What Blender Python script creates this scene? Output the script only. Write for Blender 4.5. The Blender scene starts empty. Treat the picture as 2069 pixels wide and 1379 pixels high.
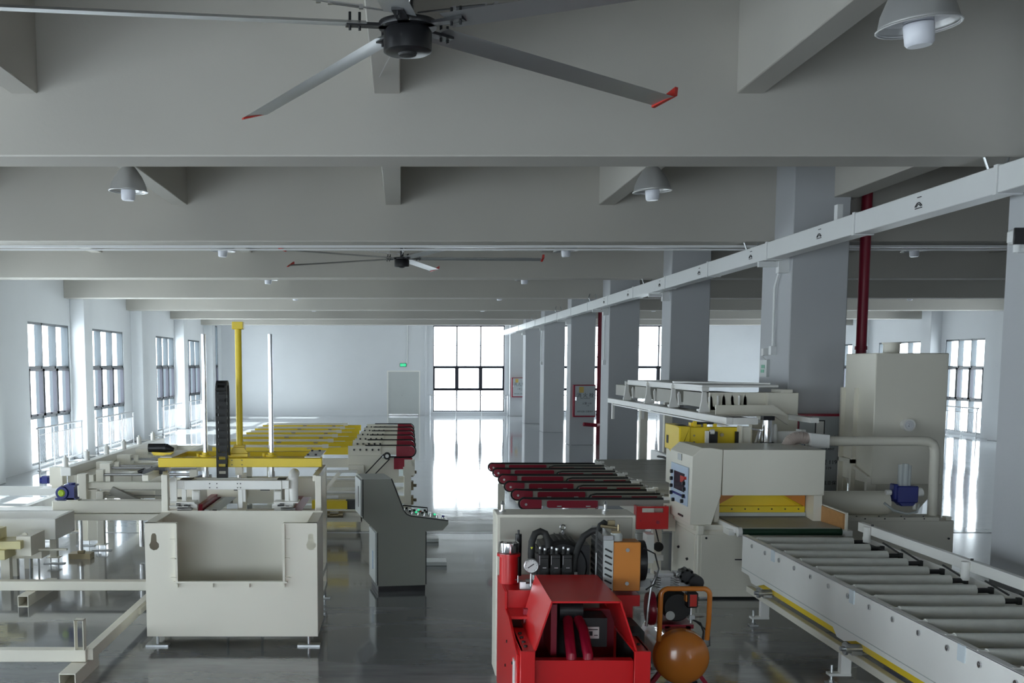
import bpy, math, random
from math import sin, cos, pi, radians, sqrt, atan2
from mathutils import Vector, Matrix
from mathutils.geometry import tessellate_polygon
random.seed(7)
SC = bpy.context.scene
COL = SC.collection

# ------------------------------------------------------------------ camera, sky, sun, exposure
W_PX, H_PX = 2069.0, 1379.0
FPX, CXP, CYP, PITCH, EYE = 2300.0, 812.0, 977.0, 6.0, 2.5
cam_data = bpy.data.cameras.new('camera')
cam = bpy.data.objects.new('camera', cam_data); COL.objects.link(cam)
cam.location = (0, 0, EYE); cam.rotation_euler = (radians(90 - PITCH), 0, 0)
cam_data.sensor_width = 36.0; cam_data.lens = FPX * 36.0 / W_PX
cam_data.shift_x = (W_PX / 2 - CXP) / W_PX
cam_data.shift_y = (CYP - H_PX / 2) / W_PX
cam_data.clip_end = 300
SC.camera = cam
SC.view_settings.view_transform = 'Standard'
SC.view_settings.look = 'None'
SC.view_settings.gamma = 1.0
SC.view_settings.use_curve_mapping = False
SC.view_settings.exposure = 0.95
SC.cycles.max_bounces = 7; SC.cycles.diffuse_bounces = 5; SC.cycles.glossy_bounces = 4
SC.cycles.transparent_max_bounces = 10; SC.cycles.transmission_bounces = 4
SC.cycles.caustics_reflective = False; SC.cycles.caustics_refractive = False
SC.cycles.sample_clamp_indirect = 6.0
try:
    SC.cycles.use_denoising = True
    SC.cycles.denoiser = 'OPENIMAGEDENOISE'
except Exception:
    pass
world = bpy.data.worlds.new('hazy_sky'); SC.world = world
world.use_nodes = True
bg = world.node_tree.nodes['Background']
bg.inputs['Color'].default_value = (0.95, 0.97, 1.0, 1); bg.inputs['Strength'].default_value = 6.0
sd = bpy.data.lights.new('sun', 'SUN'); sd.energy = 20.0; sd.angle = radians(1.0); sd.color = (1, 0.96, 0.9)
sun = bpy.data.objects.new('sun', sd); COL.objects.link(sun)
sun.rotation_euler = Vector((1.0, -0.06, -0.85)).to_track_quat('-Z', 'Y').to_euler()
sun.location = (-20, 20, 20)

def portal(cx, cy, cz, w, h, normal):
    l = bpy.data.lights.new('window_daylight', 'AREA'); l.shape = 'RECTANGLE'
    l.size = w; l.size_y = h; l.cycles.is_portal = True
    o = bpy.data.objects.new('window_daylight', l); COL.objects.link(o)
    o.location = (cx, cy, cz)
    o.rotation_euler = Vector(normal).to_track_quat('-Z', 'Z').to_euler()

# ------------------------------------------------------------------ materials
def mat(name, col, rough=0.5, metal=0.0, var=0.06, vscale=6.0, bump=0.0, bscale=60.0, spec=0.5, coat=0.0):
    m = bpy.data.materials.new(name); m.use_nodes = True
    nt = m.node_tree; n = nt.nodes; b = n['Principled BSDF']
    b.inputs['Roughness'].default_value = rough; b.inputs['Metallic'].default_value = metal
    b.inputs['Specular IOR Level'].default_value = spec
    b.inputs['Coat Weight'].default_value = coat
    tc = n.new('ShaderNodeTexCoord')
    no = n.new('ShaderNodeTexNoise'); no.inputs['Scale'].default_value = vscale; no.inputs['Detail'].default_value = 4
    nt.links.new(tc.outputs['Object'], no.inputs['Vector'])
    mx = n.new('ShaderNodeMix'); mx.data_type = 'RGBA'
    mx.inputs[6].default_value = tuple(c * (1 - var) for c in col) + (1,)
    mx.inputs[7].default_value = tuple(min(1, c * (1 + var)) for c in col) + (1,)
    nt.links.new(no.outputs['Fac'], mx.inputs[0]); nt.links.new(mx.outputs[2], b.inputs['Base Color'])
    if bump:
        n2 = n.new('ShaderNodeTexNoise'); n2.inputs['Scale'].default_value = bscale
        nt.links.new(tc.outputs['Object'], n2.inputs['Vector'])
        bp = n.new('ShaderNodeBump'); bp.inputs['Strength'].default_value = bump; bp.inputs['Distance'].default_value = 0.01
        nt.links.new(n2.outputs['Fac'], bp.inputs['Height']); nt.links.new(bp.outputs['Normal'], b.inputs['Normal'])
    return m

MT = dict(
    jointpl=mat('pale_joint_plate', (0.66, 0.73, 0.77), 0.4),
    shadepaint=mat('shaded_wall_paint', (0.47, 0.48, 0.50), 0.7, var=0.03, vscale=1.2, bump=0.08, bscale=40),  # wall paint darkened: the pillars' shade is put into the colour
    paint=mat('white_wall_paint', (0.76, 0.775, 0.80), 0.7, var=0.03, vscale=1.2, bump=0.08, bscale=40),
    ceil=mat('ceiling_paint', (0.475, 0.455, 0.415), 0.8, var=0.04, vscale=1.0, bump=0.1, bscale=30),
    shadecream=mat('shaded_cream_paint', (0.46, 0.44, 0.38), 0.4, var=0.02),  # machine cream darkened, so the cabinet door's shade is in its colour
    signgreen=mat('unlit_sign_green', (0.03, 0.30, 0.16), 0.4),
    cream=mat('cream_machine_paint', (0.80, 0.765, 0.665), 0.38, var=0.02, vscale=3),
    white=mat('white_coated_steel', (0.88, 0.87, 0.84), 0.35, var=0.02),
    trunk=mat('grey_white_trunking', (0.74, 0.75, 0.75), 0.4, var=0.02),
    yellow=mat('yellow_paint', (0.85, 0.62, 0.02), 0.4, var=0.04),
    paleyel=mat('pale_yellow_paint', (0.70, 0.63, 0.34), 0.4, var=0.03),
    red=mat('red_gloss_paint', (0.62, 0.012, 0.015), 0.3, var=0.05),
    maroon=mat('dark_red_paint', (0.30, 0.008, 0.03), 0.35, var=0.05),
    firered=mat('fire_pipe_red', (0.26, 0.008, 0.03), 0.4, var=0.05),
    grey=mat('console_grey_paint', (0.26, 0.268, 0.24), 0.4, var=0.02),
    lgrey=mat('light_grey_door', (0.52, 0.55, 0.54), 0.35, var=0.02),
    black=mat('black_plastic', (0.012, 0.012, 0.014), 0.4, var=0.1),
    rubber=mat('black_rubber', (0.02, 0.02, 0.02), 0.65, var=0.1),
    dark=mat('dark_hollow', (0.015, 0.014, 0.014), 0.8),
    chrome=mat('chrome', (0.85, 0.85, 0.87), 0.12, 1.0, var=0.01),
    steel=mat('brushed_steel', (0.55, 0.55, 0.56), 0.3, 1.0, var=0.05),
    alu=mat('aluminium_blade', (0.50, 0.51, 0.52), 0.38, 0.8, var=0.03),
    zinc=mat('zinc_rod', (0.45, 0.46, 0.47), 0.35, 0.9, var=0.05),
    shade=mat('spun_aluminium_shade', (0.62, 0.62, 0.62), 0.35, 0.6, var=0.03),
    inshade=mat('bright_reflector', (0.92, 0.92, 0.94), 0.3, 0.0, var=0.02),
    bulb=mat('opal_bulb', (0.75, 0.76, 0.82), 0.3, var=0.02),
    roller=mat('galvanised_roller', (0.72, 0.72, 0.67), 0.5, 0.0, var=0.10, vscale=14),
    orange=mat('orange_tank_paint', (0.66, 0.21, 0.03), 0.25, var=0.05, coat=0.5),
    orangep=mat('orange_cooler_paint', (0.62, 0.22, 0.03), 0.4, var=0.04),
    blue=mat('dark_blue_paint', (0.015, 0.025, 0.20), 0.35, var=0.05),
    lime=mat('lime_plastic', (0.45, 0.65, 0.03), 0.4),
    belt=mat('dark_green_belt', (0.010, 0.045, 0.022), 0.4),
    beltg=mat('grey_belt_top', (0.36, 0.35, 0.30), 0.45, var=0.06),
    wood=mat('plywood', (0.50, 0.26, 0.10), 0.5, var=0.18, vscale=18),
    frame=mat('window_frame_grey', (0.03, 0.03, 0.045), 0.4),
    fin=mat('window_fin_grey', (0.045, 0.058, 0.068), 0.4),
    rail=mat('stainless_rail', (0.62, 0.62, 0.64), 0.3, 0.7),
    copper=mat('copper_windings', (0.40, 0.30, 0.26), 0.35, 0.3, var=0.3, vscale=40),
    slab=mat('grey_slats_and_shade', (0.36, 0.35, 0.31), 0.5, 0.1, var=0.08),
    hose=mat('clear_ribbed_hose', (0.50, 0.42, 0.38), 0.3, var=0.1),
    door=mat('door_panel_grey', (0.56, 0.58, 0.57), 0.45, var=0.02),
    paper=mat('paper_white', (0.75, 0.75, 0.74), 0.6),
    cabface=mat('hydrant_door_grey', (0.42, 0.45, 0.47), 0.35, var=0.02),
    ink=mat('black_ink', (0.02, 0.02, 0.025), 0.6),
    gold=mat('gold_sticker', (0.55, 0.38, 0.10), 0.5),
    redsign=mat('red_plastic', (0.55, 0.03, 0.02), 0.35),
    panelblue=mat('pale_blue_panel', (0.50, 0.60, 0.74), 0.4),
    screen=mat('dark_screen', (0.05, 0.04, 0.06), 0.15),
    yellowplug=mat('yellow_plug', (0.75, 0.75, 0.03), 0.4),
    bronze=mat('bronze_fitting', (0.32, 0.26, 0.16), 0.35, 0.8),
)

def emis(name, col, s):
    m = bpy.data.materials.new(name); m.use_nodes = True
    b = m.node_tree.nodes['Principled BSDF']
    b.inputs['Base Color'].default_value = col + (1,)
    b.inputs['Emission Color'].default_value = col + (1,); b.inputs['Emission Strength'].default_value = s
    return m
MT['exitgreen'] = emis('lit_green_sign', (0.02, 0.42, 0.18), 0.9)

def glass_mat():
    m = bpy.data.materials.new('window_glass'); m.use_nodes = True
    nt = m.node_tree; nt.nodes.clear()
    out = nt.nodes.new('ShaderNodeOutputMaterial'); mix = nt.nodes.new('ShaderNodeMixShader')
    t = nt.nodes.new('ShaderNodeBsdfTransparent'); g = nt.nodes.new('ShaderNodeBsdfGlossy')
    t.inputs['Color'].default_value = (0.90, 0.95, 0.97, 1); g.inputs['Roughness'].default_value = 0.03
    mix.inputs[0].default_value = 0.07
    nt.links.new(t.outputs[0], mix.inputs[1]); nt.links.new(g.outputs[0], mix.inputs[2]); nt.links.new(mix.outputs[0], out.inputs[0])
    return m
MT['glass'] = glass_mat()
def clear_mat():
    m = bpy.data.materials.new('clear_cup'); m.use_nodes = True
    nt = m.node_tree; nt.nodes.clear()
    out = nt.nodes.new('ShaderNodeOutputMaterial'); mix = nt.nodes.new('ShaderNodeMixShader')
    t = nt.nodes.new('ShaderNodeBsdfTransparent'); g = nt.nodes.new('ShaderNodeBsdfPrincipled')
    g.inputs['Base Color'].default_value = (0.7, 0.75, 0.76, 1); g.inputs['Roughness'].default_value = 0.08
    mix.inputs[0].default_value = 0.55
    nt.links.new(t.outputs[0], mix.inputs[1]); nt.links.new(g.outputs[0], mix.inputs[2]); nt.links.new(mix.outputs[0], out.inputs[0])
    return m
MT['clear'] = clear_mat()

def floor_mat(name, c0, c1, r0, r1, wav):
    m = bpy.data.materials.new(name); m.use_nodes = True
    nt = m.node_tree; n = nt.nodes; b = n['Principled BSDF']
    tc = n.new('ShaderNodeTexCoord')
    mp = n.new('ShaderNodeMapping'); mp.inputs['Scale'].default_value = (0.35, 1.3, 1)
    nt.links.new(tc.outputs['Object'], mp.inputs['Vector'])
    no = n.new('ShaderNodeTexNoise'); no.inputs['Scale'].default_value = 1.6; no.inputs['Detail'].default_value = 6; no.inputs['Roughness'].default_value = 0.65
    nt.links.new(mp.outputs[0], no.inputs['Vector'])
    cr = n.new('ShaderNodeValToRGB'); cr.color_ramp.elements[0].position = 0.35; cr.color_ramp.elements[1].position = 0.68
    cr.color_ramp.elements[0].color = c0 + (1,); cr.color_ramp.elements[1].color = c1 + (1,)
    nt.links.new(no.outputs['Fac'], cr.inputs[0]); nt.links.new(cr.outputs[0], b.inputs['Base Color'])
    mr = n.new('ShaderNodeMapRange'); mr.inputs[3].default_value = r0; mr.inputs[4].default_value = r1
    nt.links.new(no.outputs['Fac'], mr.inputs[0]); nt.links.new(mr.outputs[0], b.inputs['Roughness'])
    n2 = n.new('ShaderNodeTexNoise'); n2.inputs['Scale'].default_value = 1.1; n2.inputs['Detail'].default_value = 2
    mp2 = n.new('ShaderNodeMapping'); mp2.inputs['Scale'].default_value = (1.0, 1.6, 1)
    nt.links.new(tc.outputs['Object'], mp2.inputs['Vector']); nt.links.new(mp2.outputs[0], n2.inputs['Vector'])
    bp = n.new('ShaderNodeBump'); bp.inputs['Strength'].default_value = wav; bp.inputs['Distance'].default_value = 0.02
    nt.links.new(n2.outputs['Fac'], bp.inputs['Height']); nt.links.new(bp.outputs['Normal'], b.inputs['Normal'])
    b.inputs['Specular IOR Level'].default_value = 0.6
    b.inputs['Coat Weight'].default_value = 0.35; b.inputs['Coat Roughness'].default_value = 0.04
    return m
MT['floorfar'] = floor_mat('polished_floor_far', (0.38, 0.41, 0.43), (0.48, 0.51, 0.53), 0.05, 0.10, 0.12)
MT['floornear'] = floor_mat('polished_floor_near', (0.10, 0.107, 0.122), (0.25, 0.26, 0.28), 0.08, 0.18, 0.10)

# ------------------------------------------------------------------ mesh helpers
def is_local(o):
    while o is not None:
        if o.get('_local'): return True
        o = o.parent
    return False

class M:
    def __init__(s): s.v = []; s.f = []; s.sm = []; s.mk = []
    def mark(s): s.mk.append((len(s.v), len(s.f)))
    def _add(s, v, f, smooth=False):
        o = len(s.v); s.v += [tuple(p) for p in v]
        for q in f: s.f.append(tuple(i + o for i in q)); s.sm.append(smooth)
        return s
    def box(s, x0, x1, y0, y1, z0, z1):
        if x0 > x1: x0, x1 = x1, x0
        if y0 > y1: y0, y1 = y1, y0
        if z0 > z1: z0, z1 = z1, z0
        v = [(x0, y0, z0), (x1, y0, z0), (x1, y1, z0), (x0, y1, z0), (x0, y0, z1), (x1, y0, z1), (x1, y1, z1), (x0, y1, z1)]
        return s.hexa(v)
    def hexa(s, v):
        s.mark()
        return s._add(v, [(0, 3, 2, 1), (4, 5, 6, 7), (0, 1, 5, 4), (1, 2, 6, 5), (2, 3, 7, 6), (3, 0, 4, 7)])
    def cb(s, c, d):  # box by centre and size
        return s.box(c[0] - d[0] / 2, c[0] + d[0] / 2, c[1] - d[1] / 2, c[1] + d[1] / 2, c[2] - d[2] / 2, c[2] + d[2] / 2)
    def bar(s, p0, p1, w, h, up=(0, 0, 1)):
        p0 = Vector(p0); p1 = Vector(p1); d = (p1 - p0).normalized(); u = Vector(up)
        if abs(d.dot(u)) > 0.99: u = Vector((0, 1, 0))
        a = d.cross(u).normalized() * (w / 2); b = a.cross(d).normalized() * (h / 2)
        v = [p0 - a - b, p0 + a - b, p1 + a - b, p1 - a - b, p0 - a + b, p0 + a + b, p1 + a + b, p1 - a + b]
        return s.hexa(v)
    def cyl(s, p0, p1, r, r2=None, n=14, cap=True):
        if r2 is None: r2 = r
        s.mark()
        p0 = Vector(p0); p1 = Vector(p1); d = (p1 - p0).normalized()
        u = Vector((0, 0, 1)) if abs(d.z) < 0.9 else Vector((1, 0, 0))
        a = d.cross(u).normalized(); b = a.cross(d)
        v = []
        for p, rr in ((p0, r), (p1, r2)):
            for i in range(n):
                t = 2 * pi * i / n; v.append(p + a * cos(t) * rr + b * sin(t) * rr)
        s._add(v, [(i, (i + 1) % n, n + (i + 1) % n, n + i) for i in range(n)], True)
        if cap: s._add(v, [tuple(range(n))[::-1], tuple(range(n, 2 * n))])
        return s
    def tube(s, pts, r, n=10, closed=False):
        s.mark(); pts = [Vector(p) for p in pts]; m = len(pts); v = []; pa = None
        for i, p in enumerate(pts):
            if closed: d = pts[(i + 1) % m] - pts[i - 1]
            elif i == 0: d = pts[1] - pts[0]
            elif i == m - 1: d = pts[-1] - pts[-2]
            else: d = pts[i + 1] - pts[i - 1]
            d.normalize()
            if pa is None:
                u = Vector((0, 0, 1)) if abs(d.z) < 0.9 else Vector((1, 0, 0))
                a = d.cross(u).normalized()
            else:
                a = (pa - d * pa.dot(d)).normalized()
            pa = a; b = a.cross(d)
            rr = r[i] if isinstance(r, (list, tuple)) else r
            for k in range(n):
                t = 2 * pi * k / n; v.append(p + a * cos(t) * rr + b * sin(t) * rr)
        f = []
        for i in range(m if closed else m - 1):
            j = (i + 1) % m
            for k in range(n): f.append((i * n + k, i * n + (k + 1) % n, j * n + (k + 1) % n, j * n + k))
        s._add(v, f, True)
        if not closed: s._add(v, [tuple(range(n))[::-1], tuple(range((m - 1) * n, m * n))])
        return s
    def lathe(s, prof, c=(0, 0, 0), axis='z', n=24, cap=True):
        s.mark(); v = []; m = len(prof)
        for r, h in prof:
            for i in range(n):
                t = 2 * pi * i / n; x, y = r * cos(t), r * sin(t)
                q = {'z': (x, y, h), 'y': (x, h, y), 'x': (h, x, y)}[axis]
                v.append((q[0] + c[0], q[1] + c[1], q[2] + c[2]))
        f = [(i * n + k, i * n + (k + 1) % n, (i + 1) * n + (k + 1) % n, (i + 1) * n + k) for i in range(m - 1) for k in range(n)]
        s._add(v, f, True)
        if cap: s._add(v, [tuple(range(n))[::-1], tuple(range((m - 1) * n, m * n))])
        return s
    def plate(s, poly, a, b, axis='y', holes=()):
        """poly: 2D outline, extruded from a to b along axis ('y': (x,z), 'x': (y,z), 'z': (x,y))"""
        s.mark()
        def P(p, t): return {'y': (p[0], t, p[1]), 'x': (t, p[0], p[1]), 'z': (p[0], p[1], t)}[axis]
        loops = [list(poly)] + [list(h) for h in holes]
        tri = tessellate_polygon([[Vector((p[0], p[1], 0)) for p in l] for l in loops])
        flat = [p for l in loops for p in l]; n = len(flat)
        v = [P(p, a) for p in flat] + [P(p, b) for p in flat]
        f = [tuple(t) for t in tri] + [tuple(i + n for i in t[::-1]) for t in tri]
        o = 0
        for l in loops:
            k = len(l)
            for i in range(k): f.append((o + i, o + (i + 1) % k, n + o + (i + 1) % k, n + o + i))
            o += k
        return s._add(v, f)
    def build(s, name, material, parent=None, bevel=0.0, origin=None):
        root = Vector((0, 0, 0)); q = parent
        while q is not None: root += q.location; q = q.parent
        if parent is None:
            if origin is None:
                xs = [p[0] for p in s.v]; ys = [p[1] for p in s.v]; zs = [p[2] for p in s.v]
                origin = ((min(xs) + max(xs)) / 2, (min(ys) + max(ys)) / 2, min(zs))
            root = Vector(origin)
        if is_local(parent): root = Vector((0, 0, 0))
        me = bpy.data.meshes.new(name)
        me.from_pydata([(p[0] - root.x, p[1] - root.y, p[2] - root.z) for p in s.v], [], s.f)
        me.validate(); 
        if len(me.polygons) == len(s.sm):
            me.polygons.foreach_set('use_smooth', s.sm)
        me.materials.append(MT[material]); me.update()
        import bmesh
        bm = bmesh.new(); bm.from_mesh(me); bmesh.ops.remove_doubles(bm, verts=bm.verts, dist=1e-6)
        bmesh.ops.recalc_face_normals(bm, faces=bm.faces); bm.to_mesh(me); bm.free()
        for e in me.edges: pass
        try: me.set_sharp_from_angle(angle=radians(40))
        except Exception: pass
        o = bpy.data.objects.new(name, me); COL.objects.link(o)
        if parent is None: o.location = root
        else:
            o.parent = parent
        if bevel:
            b = o.modifiers.new('bevel', 'BEVEL'); b.width = bevel; b.segments = 1; b.limit_method = 'ANGLE'; b.angle_limit = radians(50)
        return o

def each(m, name, material, parent=None, bevel=0.0):
    mk = m.mk + [(len(m.v), len(m.f))]; out = []
    for (v0, f0), (v1, f1) in zip(mk[:-1], mk[1:]):
        q = M(); q.v = m.v[v0:v1]; q.f = [tuple(i - v0 for i in f) for f in m.f[f0:f1]]; q.sm = m.sm[f0:f1]
        out.append(q.build(name, material, parent, bevel))
    return out
def thing(name, label, cat, loc=(0, 0, 0), rz=0.0, group=None, local=False):
    o = bpy.data.objects.new(name, None); COL.objects.link(o); o.empty_display_size = 0.2
    o.location = loc; o.rotation_euler = (0, 0, rz); o['label'] = label; o['category'] = cat
    if group: o['group'] = group
    if local: o['_local'] = 1
    return o
def tag(o, label, cat, group=None):
    o['label'] = label; o['category'] = cat
    if group: o['group'] = group
    return o
def struct(o): o['kind'] = 'structure'; return o
def kids(o): return [c for c in COL.objects if c.parent == o]
def dup(root, loc, label, rz=None, group=None):
    def cp(o, par):
        c = o.copy(); COL.objects.link(c); c.parent = par
        for k in kids(o): cp(k, c)
        return c
    r = cp(root, None); r.location = loc
    if rz is not None: r.rotation_euler = (0, 0, rz)
    r['label'] = label
    if group: r['group'] = group
    return r
def text(s, name, size, loc, parent, material='ink', rot=(90, 0, 0), depth=0.001, align='CENTER'):
    cu = bpy.data.curves.new(name, 'FONT'); cu.body = s; cu.size = size; cu.extrude = depth
    cu.align_x = align; cu.align_y = 'CENTER'
    t = bpy.data.objects.new(name, cu); COL.objects.link(t)
    dg = bpy.context.evaluated_depsgraph_get()
    me = bpy.data.meshes.new_from_object(t.evaluated_get(dg)); bpy.data.objects.remove(t)
    o = bpy.data.objects.new(name, me); COL.objects.link(o)
    me.materials.clear(); me.materials.append(MT[material])
    root = Vector((0, 0, 0)); q = parent
    while q is not None: root += q.location; q = q.parent
    if is_local(parent): root = Vector((0, 0, 0))
    me.transform(Matrix.Translation(Vector(loc) - root) @ Matrix.Rotation(radians(rot[2]), 4, 'Z') @ Matrix.Rotation(radians(rot[0]), 4, 'X'))
    o.parent = parent
    return o
def arc(c, r, a0, a1, n, plane='xz'):
    o = []
    for i in range(n + 1):
        t = radians(a0 + (a1 - a0) * i / n)
        u, w = r * cos(t), r * sin(t)
        o.append({'xz': (c[0] + u, c[1], c[2] + w), 'yz': (c[0], c[1] + u, c[2] + w), 'xy': (c[0] + u, c[1] + w, c[2])}[plane])
    return o
def circ2(cx, cy, r, n=16, a0=0, a1=360):
    return [(cx + r * cos(radians(a0 + (a1 - a0) * i / n)), cy + r * sin(radians(a0 + (a1 - a0) * i / n))) for i in range(n)]
def foot(par, x, y, ztop, name='levelling_foot', rod=0.012, pw=0.1, pl=0.1):
    M().cyl((x, y, 0.012), (x, y, ztop), rod, n=8).box(x - pw / 2, x + pw / 2, y - pl / 2, y + pl / 2, 0, 0.014).cyl((x, y, 0.014), (x, y, 0.03), rod * 1.9, n=6).build(name, 'zinc', par)

# ------------------------------------------------------------------ room shell
XL, XR, YB, YR, ZC = -8.75, 19.8, 55.6, -6.0, 5.75
YJ = 16.8
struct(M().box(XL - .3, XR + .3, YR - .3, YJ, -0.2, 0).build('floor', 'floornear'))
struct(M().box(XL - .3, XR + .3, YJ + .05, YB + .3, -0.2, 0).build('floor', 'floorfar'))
struct(M().box(XL, XR, YJ, YJ + .05, -0.05, 0.004).build('trim_1', 'zinc'))
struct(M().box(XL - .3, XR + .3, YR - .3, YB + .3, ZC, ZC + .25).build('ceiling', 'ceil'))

def wall_with_openings(name, axis, pos, thick, a0, a1, z1, openings, material='paint'):
    m = M()
    ops = sorted(openings)
    def B(p, q, za, zb):
        if q - p < 1e-4 or zb - za < 1e-4: return
        if axis == 'x': m.box(pos, pos + thick, p, q, za, zb)
        else: m.box(p, q, pos, pos + thick, za, zb)
    cur = a0
    for (p, q, za, zb) in ops:
        B(cur, p, 0, z1); B(p, q, 0, za); B(p, q, zb, z1); cur = q
    B(cur, a1, 0, z1)
    return struct(m.build(name, material))

left_w = [(-4.0, -1.0, .1, 3.5), (0.3, 4.3, .1, 3.5), (6.8, 10.8, .1, 3.5), (13.6, 17.4, .1, 3.5), (20.4, 24.0, .1, 3.5), (26.85, 30.15, .1, 3.5), (32.05, 36.0, .1, 3.5), (40.8, 44.0, .1, 3.5), (46.1, 49.6, .1, 3.5), (52.95, 54.5, .1, 4.3)]  # nearer windows without railings are out of view, added to bring in daylight
right_w = [(33.0, 36.4, .1, 3.4), (38.95, 41.75, .1, 3.38), (43.5, 47.6, .1, 3.38), (50.4, 53.4, .1, 3.38)]  # the nearest is likewise unseen and added for daylight
back_w = [(1.52, 4.98, .2, 4.36), (6.25, 9.75, .2, 4.36), (11.3, 14.8, .2, 4.36)]
added_rear_w = [(-7.5, .5, .05, 2.8), (8.0, 11.5, .6, 2.6)]  # openings of the unseen rear wall, added to let in daylight
wall_with_openings('wall_left', 'x', XL - .3, .3, YR, YB, ZC, left_w)
wall_with_openings('wall_right', 'x', XR, .3, YR, YB, ZC, right_w)
wall_with_openings('wall_back', 'y', YB, .3, XL, XR, ZC, back_w)
wall_with_openings('wall_rear', 'y', YR - .3, .3, XL, XR, ZC, added_rear_w)

wn = [0]
def window(axis, pos, out, a0, a1, z0, z1, rows, detail=True):
    """axis 'x': pane plane at X=pos, spans Y; out = +1/-1 towards the outside"""
    wn[0] += 1
    root = bpy.data.objects.new('window_%d' % wn[0], None); COL.objects.link(root); root['kind'] = 'structure'
    c = (a0 + a1) / 2
    root.location = (pos, c, z0) if axis == 'x' else (c, pos, z0)
    def B(m, p, q, d0, d1, za, zb):
        if axis == 'x': m.box(pos + out * d0, pos + out * d1, p, q, za, zb)
        else: m.box(p, q, pos + out * d0, pos + out * d1, za, zb)
    w = (a1 - a0) / 3
    f = M()
    for k in range(4):
        x = a0 + w * k; t = .03 if 0 < k < 3 else .02
        x = min(max(x, a0 + t), a1 - t); B(f, x - t, x + t, .02, .20, z0, z1)
    B(f, a0, a1, .02, .14, z0, z0 + .05); B(f, a0, a1, .02, .14, z1 - .06, z1)
    for i, z in enumerate(rows):
        t = .012 if i == 0 and len(rows) == 3 else .035
        B(f, a0, a1, .04, .14, z - t, z + t)
    f.build('window_frame', 'fin' if axis == 'x' else 'frame', root)
    if detail:
        for k in range(3):
            p, q = a0 + w * k + .03, a0 + w * (k + 1) - .03
            s = M(); zb, zt = rows[-1] + .03, rows[-2] - .03
            B(s, p, p + .06, 0, .1, zb, zt); B(s, q - .06, q, 0, .1, zb, zt)
            B(s, p, q, 0, .1, zb, zb + .06); B(s, p, q, 0, .1, zt - .06, zt)
            B(s, (p + q) / 2 - .05, (p + q) / 2 + .05, -.03, 0, zb + .02, zb + .05)
            s.build('casement', 'frame', root)
    g = M(); B(g, a0, a1, .10, .108, z0 + .02, z1 - .02); g.build('pane', 'glass', root)
    h = z1 - z0
    if axis == 'x': portal(pos + out * .35, c, z0 + h / 2, a1 - a0, h, (-out, 0, 0))
    else: portal(c, pos + out * .35, z0 + h / 2, a1 - a0, h, (0, -out, 0))
for (p, q, a, b) in left_w: window('x', XL, -1, p, q, a, b, [2.42, 1.22])
for (p, q, a, b) in right_w: window('x', XR, 1, p, q, a, b, [2.40, 1.24])
for (p, q, a, b) in back_w: window('y', YB, 1, p, q, a, b, [3.40, 2.38, 1.25])
for (p, q, a, b) in added_rear_w: window('y', YR, -1, p, q, a, b, [2.42, 1.22], False)

# guard railings inside the windows
def railing(axis, pos, a0, a1, label, h=1.0):
    c = (a0 + a1) / 2
    t = thing('guard_railing', label, 'railing', (pos, c, 0) if axis == 'x' else (c, pos, 0), group='guard railings at the windows')
    def P(u, z): return (pos, u, z) if axis == 'x' else (u, pos, z)
    M().cyl(P(a0 - .12, h), P(a1 + .12, h), .025, n=8).build('handrail', 'rail', t)
    M().cyl(P(a0, h - .16), P(a1, h - .16), .012, n=6).cyl(P(a0, .13), P(a1, .13), .012, n=6).build('crossbars', 'rail', t)
    n = 3
    for k in range(n + 1):
        u = a0 + (a1 - a0) * k / n
        M().cyl(P(u, .01), P(u, h), .02 if k in (0, n) else .012, n=8).cyl(P(u, 0), P(u, .02), .05, n=10).build('post', 'rail', t)
    b = M(); k = 0; u = a0 + .1
    while u < a1 - .05:
        b.cyl(P(u, .13), P(u, h - .16), .006, n=5, cap=False); u += .11
    b.build('balusters', 'rail', t)
lr = ['nearest visible window of the left wall', 'second window of the left wall', 'third window of the left wall', 'fourth window of the left wall', 'tall narrow window in the far left corner']
for (p, q, a, b), l in zip(left_w[5:], lr): railing('x', XL + .22, p - .15, q + .15, 'steel guard railing at the ' + l)
for (p, q, a, b), l in zip(back_w, ['wide back window beside the door', 'middle back window seen between pillars', 'right back window seen between pillars']):
    railing('y', YB - .22, p - .15, q + .15, 'steel guard railing at the ' + l)
for (p, q, a, b), l in zip(right_w[1:], ['nearest visible window of the right wall', 'right wall window behind the tall cream collector', 'farthest right wall window']):
    railing('x', XR - .22, p - .15, q + .15, 'steel guard railing at the ' + l)

# beams
beamY = [2.9, 9.6, 16.15, 22.95, 29.8, 36.5, 43.4, 50.0]
for y in beamY:
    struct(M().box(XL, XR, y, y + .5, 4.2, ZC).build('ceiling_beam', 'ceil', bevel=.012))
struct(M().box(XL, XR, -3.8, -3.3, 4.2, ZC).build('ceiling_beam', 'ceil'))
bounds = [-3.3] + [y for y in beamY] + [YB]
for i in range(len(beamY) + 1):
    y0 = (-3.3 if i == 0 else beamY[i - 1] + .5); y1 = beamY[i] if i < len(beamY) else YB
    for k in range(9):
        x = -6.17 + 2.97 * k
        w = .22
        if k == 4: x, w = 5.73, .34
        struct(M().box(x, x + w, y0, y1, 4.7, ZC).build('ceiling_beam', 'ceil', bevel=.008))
# columns in the middle row
colY = [(2.2, 3.4), (8.75, 9.95), (15.4, 16.65), (22.25, 23.0), (28.8, 29.9), (35.3, 36.1), (41.9, 43.0), (48.2, 49.2), (55.0, YB)]
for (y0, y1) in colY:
    struct(M().box(5.2, 5.96, y0, y1, 0, ZC).build('column', 'shadepaint', bevel=.012))
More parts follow.
